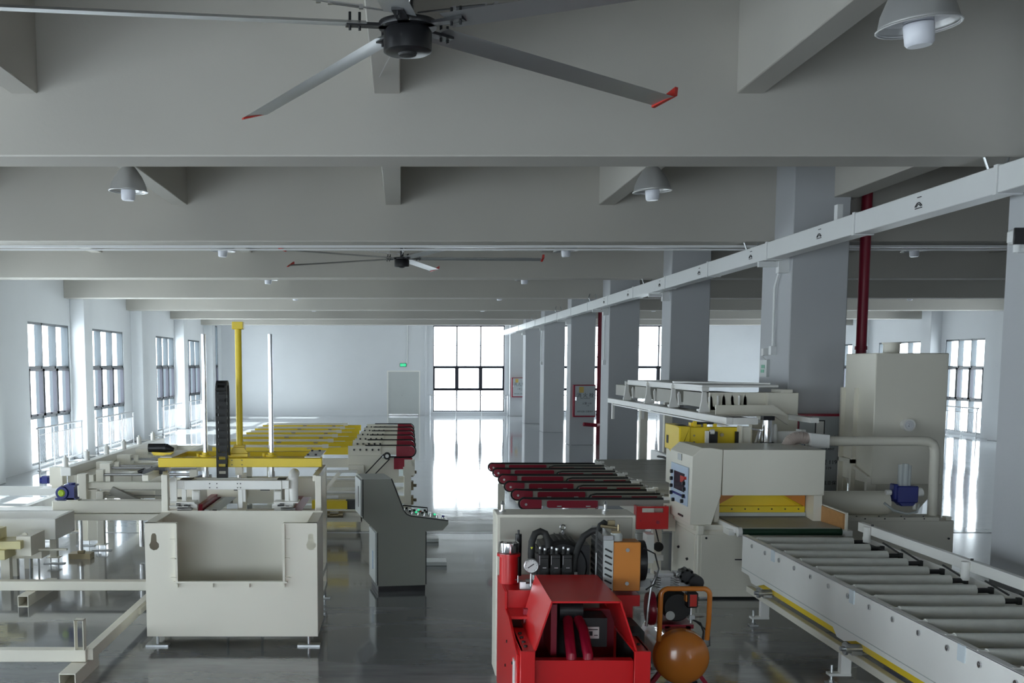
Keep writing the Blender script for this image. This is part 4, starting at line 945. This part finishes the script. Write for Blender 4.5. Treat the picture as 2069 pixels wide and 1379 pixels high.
# ---- chain cross conveyor with red arms
t = thing('chain_conveyor', 'cross transfer conveyor with dark red chain arms and grey slat deck', 'machine', (2.6, 15.5, 0))
caY = [12.95, 13.85, 14.8, 15.75, 16.7, 17.6]
for i, y in enumerate(caY):
    a = M().box(1.42, 3.10, y, y + .06, .885, .955).build('cream_arm', 'slab', t)
    hp = [(1.60, .86), (1.60, .955)] + [(1.41 + .055 * cos(radians(a_)), .91 + .055 * sin(radians(a_))) for a_ in range(80, 290, 15)]
    M().plate(hp, y - .02, y + .08).build('red_nose', 'maroon', a)
    M().plate([(1.68, .865), (2.22, .865), (2.24, .88), (2.24, .945), (2.22, .95), (1.68, .95), (1.66, .94), (1.66, .88)], y - .03, y - .005).build('red_side_guard', 'maroon', a)
    ch = [(3.05, y + .03, .968), (1.42, y + .03, .972)] + [(1.41 + .068 * cos(radians(a_)), y + .03, .91 + .066 * sin(radians(a_))) for a_ in range(90, 280, 18)] + [(1.6, y + .03, .85)]
    M().tube(ch, .012, 6).box(1.45, 3.05, y + .01, y + .05, .955, .966).build('drive_chain', 'rubber', a)
    M().cyl((1.42, y - .03, .905), (1.42, y - .02, .905), .015, n=10).cb((1.80, y - .035, .885), (.05, .01, .012)).cb((2.13, y - .035, .885), (.05, .01, .012)).build('nose_pin', 'steel', a)
    M().box(3.0, 3.10, y - .03, y + .09, .955, .985).box(3.08, 3.14, y, y + .06, .97, 1.0).build('end_block', 'white', t)
    y2 = y - .45
    if i == 0: continue
    b = M().box(2.25, 3.10, y2, y2 + .05, .90, .955).build('cream_arm', 'slab', t)
    M().tube([(3.06, y2 + .02, .97), (2.30, y2 + .02, .97), (2.24, y2 + .02, .955), (2.215, y2 + .02, .92), (2.23, y2 + .02, .88)], .011, 6).build('drive_chain', 'rubber', b)
    M().box(2.25, 2.60, y2 - .02, y2 - .005, .895, .95).box(2.72, 3.02, y2 - .02, y2 - .005, .90, .945).build('red_side_guard', 'maroon', b)
M().box(1.50, 1.58, 12.98, 17.6, .70, .86).box(2.9, 3.0, 12.98, 17.6, .62, .87).box(1.5, 2.95, 13.0, 13.08, .62, .70).box(1.5, 2.95, 17.5, 17.58, .62, .70).box(1.5, 2.95, 13.0, 13.08, .15, .23).build('frame', 'cream', t)
for x, y in ((1.54, 13.02), (2.94, 13.02), (1.54, 17.54), (2.94, 17.54)):
    M().box(x - .05, x + .05, y - .05, y + .05, .03, .66).build('leg', 'cream', t)
    foot(t, x, y, .05)
M().box(3.12, 4.25, 13.4, 18.4, .78, .93).build('deck_frame', 'cream', t)
for k in range(22):
    y = 13.45 + .226 * k
    M().box(3.12, 4.25, y, y + .19, .93, .965).build('deck_slat', 'slab', t)
M().box(4.25, 4.33, 13.4, 19.4, .85, 1.05).build('deck_side_rail', 'white', t, bevel=.004)
M().tube([(4.24, 14.0 + .4 * k, .98 + (.02 if k % 2 else 0)) for k in range(13)], .02, 5).build('side_chain', 'rubber', t)
M().box(2.99, 3.13, 12.90, 12.92, .60, .92).box(3.0, 3.12, 12.92, 13.3, .90, .905).build('end_plate', 'cream', t)
q = M()
for x in (3.03, 3.09):
    for z in (.80, .88): q.cyl((x, 12.90, z), (x, 12.892, z), .011, n=8)
each(q, 'plate_bolt', 'black', t)
M().plate([(2.66, .64), (3.02, .64), (3.02, .90), (2.66, .90)], 12.78, 12.80, 'y', [[(2.72, .83), (2.96, .83), (2.96, .88), (2.72, .88)]]).box(2.66, 2.68, 12.8, 12.95, .64, .9).box(3.0, 3.02, 12.8, 12.95, .64, .9).build('red_motor_cover', 'red', t, bevel=.003)
M().cyl((2.90, 12.77, .72), (2.90, 12.78, .72), .02, n=12).cyl((2.70, 12.77, .74), (2.70, 12.78, .74), .006, n=8).build('cover_knob', 'maroon', t)
M().tube([(2.9, 12.9, .64), (2.92, 12.9, .56), (2.94, 12.9, .48)], .008, 6).cyl((2.94, 12.88, .42), (2.94, 12.92, .42), .055, n=16).build('float_weight', 'rubber', t)
M().plate([(2.5, .60), (2.78, .48), (2.78, .30), (2.74, .30), (2.74, .46), (2.5, .56)], 12.55, 12.7).box(2.72, 2.80, 12.5, 12.72, .3, .62).box(2.3, 3.0, 12.9, 12.98, .26, .32).box(2.3, 3.0, 12.9, 12.98, .05, .1).build('cream_bracket', 'white', t)

# ---- spreader (cream, belt infeed)
t = thing('glue_spreader', 'cream spreading machine with side control panel, yellow slot guard and belt infeed', 'machine', (3.9, 12.5, 0))
M().box(3.15, 4.66, 12.0, 13.15, .02, .74).build('lower_body', 'cream', t, bevel=.01)
M().box(3.19, 4.62, 11.992, 12.0, .10, .70).build('front_door', 'cream', t, bevel=.003)
d = M().box(3.142, 3.15, 12.1, 13.05, .08, .68).build('side_door', 'cream', t)
for y, z in ((12.75, .45), (12.35, .38)): M().cyl((3.142, y, z), (3.12, y, z - .01), .014, .016, n=10).build('door_latch', 'black', d)
M().cyl((3.24, 11.992, .66), (3.24, 11.985, .66), .012, n=10).box(3.55, 3.74, 11.97, 11.992, .425, .435).build('door_handle', 'black', t)
M().box(3.10, 4.68, 12.0, 13.2, .74, .80).box(3.13, 3.20, 11.93, 12.0, .70, .80).build('table_top', 'cream', t, bevel=.008)
hd = [(3.06, .84), (3.305, .84), (3.395, 1.11), (3.40, 1.585), (3.28, 1.635), (3.16, 1.64), (3.06, 1.55)]
M().plate([(3.065, .80), (3.29, .80), (3.385, 1.11), (3.395, 1.60), (3.27, 1.62), (3.175, 1.62), (3.075, 1.53)], 12.0, 13.0, 'y').build('control_housing', 'cream', t, bevel=.004)
M().box(3.40, 4.48, 12.0, 13.05, 1.115, 1.60).build('hood', 'cream', t, bevel=.004)
each(M().box(4.39, 4.48, 12.05, 13.1, .78, 1.12).box(3.35, 3.40, 12.1, 12.14, .82, 1.1), 'right_side_post', 'cream', t)
pn = M().box(3.058, 3.066, 12.12, 12.88, .98, 1.40).build('control_panel', 'panelblue', t)
M().box(3.054, 3.06, 12.25, 12.72, 1.12, 1.32).build('touch_screen', 'screen', pn)
M().box(3.05, 3.056, 12.28, 12.42, 1.22, 1.29).build('screen_image', 'redsign', pn)
for k, (y, z) in enumerate([(12.80, 1.30), (12.80, 1.22), (12.80, 1.14), (12.80, 1.06), (12.24, 1.22), (12.22, 1.16), (12.24, 1.08), (12.30, 1.02), (12.70, .99)]):
    M().cyl((3.058, y, z), (3.03, y, z), .022, n=10).build('control_knob', 'black', pn)
M().cyl((3.058, 12.19, 1.28), (3.03, 12.19, 1.28), .018, n=10).build('stop_button', 'redsign', pn)
M().box(3.054, 3.058, 12.2, 12.8, 1.06, 1.085).build('blue_strip', 'blue', pn)
M().box(3.062, 3.068, 12.45, 12.6, 1.45, 1.52).build('vent_plate', 'lgrey', t)
M().box(3.055, 3.065, 12.3, 12.5, .845, .865).build('dark_slot', 'black', t)
g = M().plate([(3.40, .93), (4.38, .93), (4.38, 1.115), (3.40, 1.115)], 12.35, 12.37).box(3.40, 4.38, 12.28, 12.36, .90, .965).bar((3.42, 12.34, .96), (3.66, 12.30, 1.11), .01, .02).bar((4.36, 12.34, .96), (4.10, 12.30, 1.11), .01, .02).build('yellow_slot_guard', 'yellow', t)
M().plate([(3.40, .96), (3.66, 1.11), (3.40, 1.11)], 12.28, 12.31).plate([(4.38, .96), (4.38, 1.11), (4.10, 1.11)], 12.28, 12.31).build('guard_corner', 'orangep', t)
q = M()
for k in range(7): q.cyl((3.44 + .145 * k, 12.278, .935), (3.44 + .145 * k, 12.27, .935), .008, n=8)
each(q, 'guard_bolt', 'black', g)
M().box(3.40, 4.38, 12.25, 12.36, .86, .90).build('lower_lip', 'lgrey', t)
M().hexa([(3.54, 11.72, .795), (4.56, 11.72, .795), (4.38, 12.35, .84), (3.42, 12.35, .84), (3.54, 11.72, .81), (4.56, 11.72, .81), (4.38, 12.35, .86), (3.42, 12.35, .86)]).build('infeed_belt', 'beltg', t)
M().cyl((3.53, 11.72, .765), (4.57, 11.72, .765), .036, n=20).build('belt_roller', 'belt', t)
each(M().cyl((3.49, 11.72, .765), (3.53, 11.72, .765), .05, n=20).cyl((4.57, 11.72, .765), (4.60, 11.72, .765), .03, n=12).bar((3.49, 11.74, .78), (3.36, 12.3, .84), .03, .06).box(4.6, 4.68, 11.7, 12.0, .72, .78).box(3.42, 3.48, 11.78, 12.0, .72, .78), 'roller_bearing', 'white', t)
M().hexa([(4.58, 11.72, .79), (4.60, 11.72, .79), (4.40, 12.35, .84), (4.38, 12.35, .84), (4.58, 11.72, .955), (4.60, 11.72, .955), (4.40, 12.35, 1.04), (4.38, 12.35, 1.04)]).build('wooden_side_guide', 'wood', t)
M().hexa([(4.605, 11.71, .77), (4.63, 11.71, .77), (4.43, 12.35, .82), (4.405, 12.35, .82), (4.605, 11.71, .965), (4.63, 11.71, .965), (4.43, 12.35, 1.05), (4.405, 12.35, 1.05)]).build('guide_backing', 'cream', t)
for x in (3.25, 4.5): foot(t, x, 12.1, .03); foot(t, x, 13.0, .03)
# extraction pipe on top
M().hexa([(4.60, 12.75, 1.565), (4.80, 12.75, 1.565), (4.80, 12.95, 1.565), (4.60, 12.95, 1.565), (4.58, 12.75, 1.73), (4.80, 12.75, 1.71), (4.80, 12.95, 1.71), (4.58, 12.95, 1.73)]).box(4.48, 4.62, 12.7, 13.0, 1.55, 1.57).build('pipe_junction', 'white', t)
hs = [(4.36, 12.85, 1.58), (4.38, 12.85, 1.63), (4.43, 12.85, 1.665), (4.50, 12.85, 1.68), (4.585, 12.85, 1.665)]
m = M().tube(hs, [.065, .066, .066, .066, .064], 14)
for k in range(len(hs) - 1):
    for u in (0, .33, .66):
        p = Vector(hs[k]).lerp(Vector(hs[k + 1]), u); d_ = (Vector(hs[k + 1]) - Vector(hs[k])).normalized()
        m.cyl(p, p + d_ * .006, .071, n=14)
m.build('ribbed_hose', 'hose', t)

# ---- dust collector and ducting
t = thing('dust_collector', 'tall cream dust collector box on legs with hopper bottom', 'machine', (6.25, 14.5, 0))
M().box(5.80, 6.69, 14.0, 14.95, 1.02, 2.635).build('filter_box', 'cream', t, bevel=.01)
M().cyl((6.15, 14.4, 2.635), (6.15, 14.4, 2.76), .10, n=20).cyl((6.15, 14.4, 2.75), (6.15, 14.4, 2.77), .115, n=20).build('top_inlet', 'cream', t)
M().hexa([(6.1, 14.3, .5), (6.4, 14.3, .5), (6.4, 14.6, .5), (6.1, 14.6, .5), (5.82, 14.02, 1.02), (6.67, 14.02, 1.02), (6.67, 14.93, 1.02), (5.82, 14.93, 1.02)]).build('hopper', 'cream', t)
for x, y in ((5.83, 14.03), (6.66, 14.03), (5.83, 14.92), (6.66, 14.92)):
    M().box(x - .03, x + .03, y - .03, y + .03, 0, 1.02).box(x - .07, x + .07, y - .07, y + .07, 0, .015).build('leg', 'cream', t)
M().box(5.745, 5.80, 14.5, 14.56, .3, 2.2).box(5.745, 5.80, 14.92, 14.96, .3, 2.2).box(5.745, 5.80, 14.5, 14.96, 1.24, 1.29).box(5.745, 5.8, 14.0, 14.06, .3, 1.1).bar((5.78, 14.03, 1.1), (5.78, 14.9, 1.28), .03, .04).build('side_frame', 'cream', t)
M().cyl((6.20, 13.90, 1.76), (6.20, 14.0, 1.76), .075, n=20).build('side_port', 'white', t)
M().cyl((6.20, 13.895, 1.76), (6.20, 13.9, 1.76), .055, n=20).cyl((6.20, 13.88, 1.76), (6.20, 13.895, 1.76), .02, n=10).build('port_fan', 'steel', t)
M().box(5.7, 6.75, 14.0, 14.04, .38, .44).build('lower_brace', 'cream', t)

t = thing('extraction_duct', 'cream extraction duct bending down from a straight run to the lower housing', 'duct', (5.5, 12.88, .75))
M().tube([(4.80, 12.88, 1.635), (5.88, 12.88, 1.635), (5.96, 12.88, 1.63), (6.02, 12.88, 1.60), (6.045, 12.88, 1.54), (6.05, 12.88, 1.45), (6.05, 12.88, .78)], .055, 18).build('duct_pipe', 'cream', t)
M().cyl((6.05, 12.88, .76), (6.05, 12.88, .79), .08, n=18).build('duct_flange', 'cream', t)
t = thing('fan_housing', 'low cream fan housing with blue motor and clear cups right of the spreader', 'machine', (5.5, 12.9, 0))
M().box(4.70, 6.18, 12.62, 13.2, .03, .76).build('housing_base', 'cream', t, bevel=.008)
M().box(4.72, 6.0, 12.6, 12.72, .76, .80).build('bolted_flange', 'cream', t)
q = M()
for k in range(5):
    q.cyl((4.95 + .22 * k, 12.597, .785), (4.95 + .22 * k, 12.59, .785), .008, n=8)
    q.cyl((4.85 + .25 * k, 12.66, .80), (4.85 + .25 * k, 12.66, .808), .009, n=8)
q.cyl((6.12, 12.61, .56), (6.12, 12.6, .56), .012, n=8).build('flange_bolts', 'black', t)
M().lathe([(.0, 4.74), (.12, 4.74), (.14, 4.78), (.14, 5.55), (.0, 5.55)], (0, 12.95, .92), 'x', 28).build('cylinder_drum', 'cream', t)
M().box(6.10, 6.16, 12.65, 12.75, .76, .80).build('corner_block', 'cream', t)
b = M().box(5.60, 5.84, 12.78, 12.95, .94, 1.13).box(5.57, 5.62, 12.8, 12.93, .97, 1.15).plate([(5.6, .96), (5.84, .96), (5.80, .90), (5.66, .90)], 12.8, 12.93).build('blue_motor', 'blue', t, bevel=.01)
M().cyl((5.66, 12.86, 1.13), (5.66, 12.86, 1.37), .03, n=16).cyl((5.75, 12.86, 1.13), (5.75, 12.86, 1.36), .03, n=16).cyl((5.705, 12.84, 1.13), (5.705, 12.84, 1.38), .035, n=16).build('clear_cup', 'clear', b)
each(M().cyl((5.84, 12.86, 1.04), (5.91, 12.86, 1.06), .045, .055, n=14).cyl((5.56, 12.86, 1.05), (5.5, 12.86, 1.05), .03, n=10).cyl((5.82, 12.83, .86), (5.82, 12.83, .93), .02, n=10), 'motor_fitting', 'white', b)
M().tube([(5.46, 12.8, .94), (5.55, 12.75, .86), (5.7, 12.74, .82), (5.82, 12.76, .84), (5.86, 12.8, .92)], .014, 8).build('clear_tube', 'clear', t)

# ---- press / saw behind the spreader
t = thing('panel_press', 'large cream press with long overhead rails, bracket row and yellow head', 'machine', (4.2, 16.5, 0))
M().box(3.86, 3.94, 13.55, 21.4, 1.785, 1.87).build('overhead_rail', 'white', t, bevel=.004)
M().box(3.94, 4.24, 13.55, 13.65, 1.785, 1.865).box(3.94, 4.3, 13.65, 21.3, 1.80, 1.84).box(4.9, 5.0, 13.65, 21.3, 1.80, 1.86).build('rail_deck', 'white', t)
M().box(3.87, 3.91, 13.6, 20.9, 1.755, 1.775).box(3.86, 3.90, 20.9, 21.0, 1.5, 1.79).box(4.4, 4.45, 20.9, 21.0, 1.5, 1.79).build('under_rail', 'white', t)
for i, y in enumerate((14.95, 16.65, 18.35, 20.1)):
    b = M().plate([(3.90, 1.87), (4.04, 1.87), (4.0, 2.02), (3.99, 2.15), (3.94, 2.15), (3.93, 2.02)], y, y + .04).box(3.93, 4.02, y, y + .05, 2.14, 2.2).build('hanging_bracket', 'white', t)
    for ux in ((4.06, 4.34) if i < 2 else (4.08,)):
        M().plate([(ux, 1.90), (ux + .17, 1.90), (ux + .20, 1.93), (ux + .19, 2.06), (ux + .17, 2.10), (ux + .155, 2.06), (ux + .15, 1.945), (ux + .03, 1.945), (ux + .02, 2.06), (ux, 2.10), (ux - .015, 2.06)], y + .05, y + .12).cyl((ux + .09, y + .03, 1.93), (ux + .09, y + .03, 2.09), .018, n=12).cyl((ux + .09, y + .03, 1.92), (ux + .09, y + .03, 1.945), .04, n=14).build('u_clamp', 'white', b)
    M().box(4.02, 4.5, y + .2, y + 1.35, 1.93, 2.12).build('cross_channel', 'slab', t)  # darker slat colour here paints the shade inside the press
    M().box(3.98, 4.12, y + .3, y + .45, 1.87, 1.90).cyl((4.1, y + .25, 1.87), (4.1, y + .25, 1.93), .02, n=8).cyl((4.02, y + .25, 1.87), (4.02, y + .25, 1.92), .02, n=8).build('small_clamps', 'white', t)
for i, y in enumerate((15.1, 16.8, 18.5)):
    M().box(3.97, 4.98, y, y + 1.6, 2.195, 2.225).box(3.97, 3.99, y, y + 1.6, 2.14, 2.20).build('top_panel', 'white', t, bevel=.004)
M().hexa([(3.97, 16.7, 2.23), (4.9, 15.2, 2.23), (4.95, 15.35, 2.23), (4.0, 16.9, 2.23), (3.97, 16.7, 2.25), (4.9, 15.2, 2.25), (4.95, 15.35, 2.25), (4.0, 16.9, 2.25)]).build('loose_strip', 'white', t)
M().box(4.05, 5.18, 15.0, 15.08, 1.86, 2.13).box(4.78, 5.18, 14.9, 15.36, 1.4, 2.13).build('end_block', 'cream', t, bevel=.006)
M().plate([(3.94, 1.86), (4.66, 1.86), (4.85, 1.74), (4.85, 1.86), (4.66, 1.99), (3.94, 1.99)], 14.3, 14.33).box(3.96, 4.7, 14.0, 14.9, 1.86, 1.87).box(4.95, 5.1, 14.9, 15.3, 2.13, 2.17).build('shelf_plate', 'cream', t)
q = M()
for y in (14.6, 15.6, 17.2): q.box(4.1, 4.25, y, y + .1, 1.87, 1.89)
each(q, 'rubber_pad', 'rubber', t)
# yellow head
yh = M().box(3.32, 4.19, 13.62, 13.74, 1.44, 1.75).box(3.33, 3.45, 13.60, 14.4, 1.45, 1.76).plate([(13.6, 1.45), (14.2, 1.45), (13.85, 1.35), (13.74, .99), (13.6, .99)], 3.33, 3.36, 'x').build('yellow_head', 'yellow', t, bevel=.008)
M().box(3.48, 3.60, 13.7, 13.82, 1.75, 1.80).box(3.50, 3.54, 13.66, 13.7, 1.74, 1.82).box(3.62, 3.66, 13.66, 13.7, 1.74, 1.79).box(3.74, 3.78, 13.66, 13.7, 1.72, 1.79).build('yellow_lugs', 'yellow', t)
q = M()
for x in (3.42, 3.50, 4.10):
    for z in (1.57, 1.65): q.cyl((x, 13.62, z), (x, 13.61, z), .012, n=8)
q.cyl((3.83, 13.62, 1.66), (3.83, 13.6, 1.66), .022, n=12).build('head_bolts', 'bronze', yh)
M().box(3.327, 3.33, 14.2, 14.3, 1.52, 1.62).box(3.55, 3.75, 13.68, 13.9, 1.78, 1.80).box(3.34, 3.44, 13.75, 13.95, 1.755, 1.765).build('rubber_insert', 'rubber', yh)
M().box(3.66, 3.76, 13.54, 13.62, 1.53, 1.70).box(3.98, 4.02, 13.54, 13.6, 1.52, 1.7).build('dark_gripper', 'rubber', t)
each(M().box(3.62, 3.66, 13.55, 13.6, 1.55, 1.71).cyl((3.67, 13.55, 1.70), (3.72, 13.55, 1.70), .03, n=10).cyl((4.0, 13.5, 1.41), (4.0, 13.5, 1.50), .012, n=8), 'gripper_finger', 'white', t)
M().box(4.02, 4.14, 13.48, 13.62, 1.02, 1.76).box(4.01, 4.03, 13.46, 13.62, 1.02, 1.77).build('support_post', 'cream', t)
M().box(4.2, 4.25, 13.55, 13.6, 1.55, 1.57).bar((4.14, 13.55, 1.74), (4.33, 13.55, 1.71), .02, .02).bar((4.22, 13.6, 1.5), (4.28, 13.6, 1.7), .08, .02).box(4.1, 4.36, 13.5, 13.6, 1.5, 1.52).build('arm_linkage', 'steel', t)
M().box(3.4, 4.2, 13.7, 14.6, 1.0, 1.44).build('press_body', 'cream', t)
M().box(3.34, 3.38, 13.55, 13.62, 1.0, 1.44).build('inlet_post', 'white', t)
M().cyl((4.335, 13.5, 1.56), (4.335, 13.5, 1.86), .056, n=20).build('air_cylinder', 'chrome', t)
M().box(4.27, 4.40, 13.44, 13.56, 1.84, 1.89).box(4.27, 4.40, 13.44, 13.56, 1.53, 1.58).build('cylinder_end_caps', 'black', t)
M().lathe([(.0, 1.80), (.02, 1.79), (.03, 1.74), (.03, 1.54), (.0, 1.54)], (4.44, 13.55, 0), 'z', 14).cb((4.3, 13.45, 1.525), (.2, .12, .02)).box(4.47, 4.78, 13.6, 13.7, 1.45, 1.70).box(4.78, 4.83, 13.6, 13.8, 1.60, 1.72).build('lubricator', 'white', t)
for x, y in ((4.45, 14.3), (5.0, 15.1), (4.45, 21.0), (4.9, 21.0)):
    M().box(x - .07, x + .07, y - .07, y + .07, 0, 1.8).build('column_leg', 'cream', t)

# ---- roller conveyor (right foreground)
t = thing('roller_conveyor', 'long cream roller conveyor with grey rollers and yellow lower tube', 'conveyor', (3.95, 8.0, 0))
xl, xr_, y0, y1 = 3.43, 4.57, 3.6, 11.3
M().box(xl - .012, xl, y0, y1, .43, .80).box(xl - .012, xl + .04, y0, y1, .795, .802).build('left_side_plate', 'white', t)
M().box(xl - .018, xl - .012, y0, y1, .47, .474).build('plate_seam', 'lgrey', t)
for y in (10.35, 8.5, 6.8, 5.2):
    M().box(xl - .02, xl - .012, y - .045, y + .045, .695, .80).build('joint_plate', 'jointpl', t)
M().box(xr_, xr_ + .05, y0, y1, .84, .93).build('right_guide_rail', 'white', t, bevel=.003)
M().box(xr_ + .05, xr_ + .06, y0, y1, .42, .78).build('right_side_plate', 'white', t)
for y in (11.0, 9.05, 7.3, 5.6):
    M().cyl((xr_ - .03, y, .77), (xr_ - .03, y, .92), .035, n=14).build('guide_post', 'white', t)
    M().cyl((xr_ + .02, y, .93), (xr_ + .02, y, .945), .012, n=8).build('post_bolt', 'black', t)
y = 11.05; k = 0
while y > 3.7:
    r = M().cyl((xl + .06, y, .765), (4.42, y, .762), .048, n=24).build('roller', 'roller', t)
    M().cyl((xl + .005, y, .775), (xl + .06, y, .775), .032, n=12).build('bearing_cap', 'white', r)
    M().cyl((4.42, y, .765), (4.55, y, .765), .020, n=10).box(4.53, 4.56, y - .02, y + .02, .74, .79).build('sprocket_shaft', 'rubber', r)
    M().cyl((xl - .012, y - .07, .735), (xl - .022, y - .07, .735), .02, n=10).cyl((xl - .02, y - .07, .735), (xl - .026, y - .07, .735), .010, n=8).build('axle_bolt', 'steel', r)
    y -= .40; k += 1
M().box(4.50, 4.53, 10.5, 10.95, .74, .77).build('drive_chain', 'rubber', t)
for y in (10.3, 9.9, 9.1, 8.4, 7.9, 7.1, 6.3, 5.5): M().bar((4.55, y + .35, .82), (4.55, y, .78), .012, .012).build('chain_link_cover', 'rubber', t)
M().box(3.50, 3.56, y0, 11.15, .33, .405).build('yellow_tube', 'yellow', t, bevel=.006)
M().box(3.44, 3.50, y0, 11.2, .24, .30).build('lower_rail', 'cream', t, bevel=.004)
M().box(4.50, 4.56, y0, 11.2, .24, .30).build('lower_rail', 'cream', t)
for y in (10.95, 8.75, 6.6, 4.4):
    M().plate([(y - .35, .43), (y + .12, .43), (y + .03, .37), (y - .12, .37)], xl - .01, xl + .0, 'x').build('gusset', 'white', t)
for y in (10.62, 8.5, 6.4, 4.3):
    q = M().cyl((3.38, y, .345), (3.52, y, .345), .035, n=14).cyl((3.37, y, .345), (3.39, y, .345), .05, n=14).cyl((3.34, y, .345), (3.37, y, .345), .018, n=10).box(3.42, 3.50, y - .03, y + .03, .30, .34)
    q.build('cam_roller', 'zinc', t)
for x, ys in ((3.47, (10.75, 8.75, 6.6, 4.4)), (4.53, (10.75, 8.75, 6.6, 4.4))):
    for y in ys:
        M().box(x - .03, x + .05, y - .03, y + .03, .02 + .06, .24).box(x - .12, x + .05, y - .04, y + .04, .07, .09).build('leg', 'white', t)
        foot(t, x - .09, y, .15, pw=.08, pl=.08)
for y in (10.75, 8.75, 6.6, 4.4): M().box(3.5, 4.5, y - .03, y + .03, .24, .30).build('cross_brace', 'cream', t)
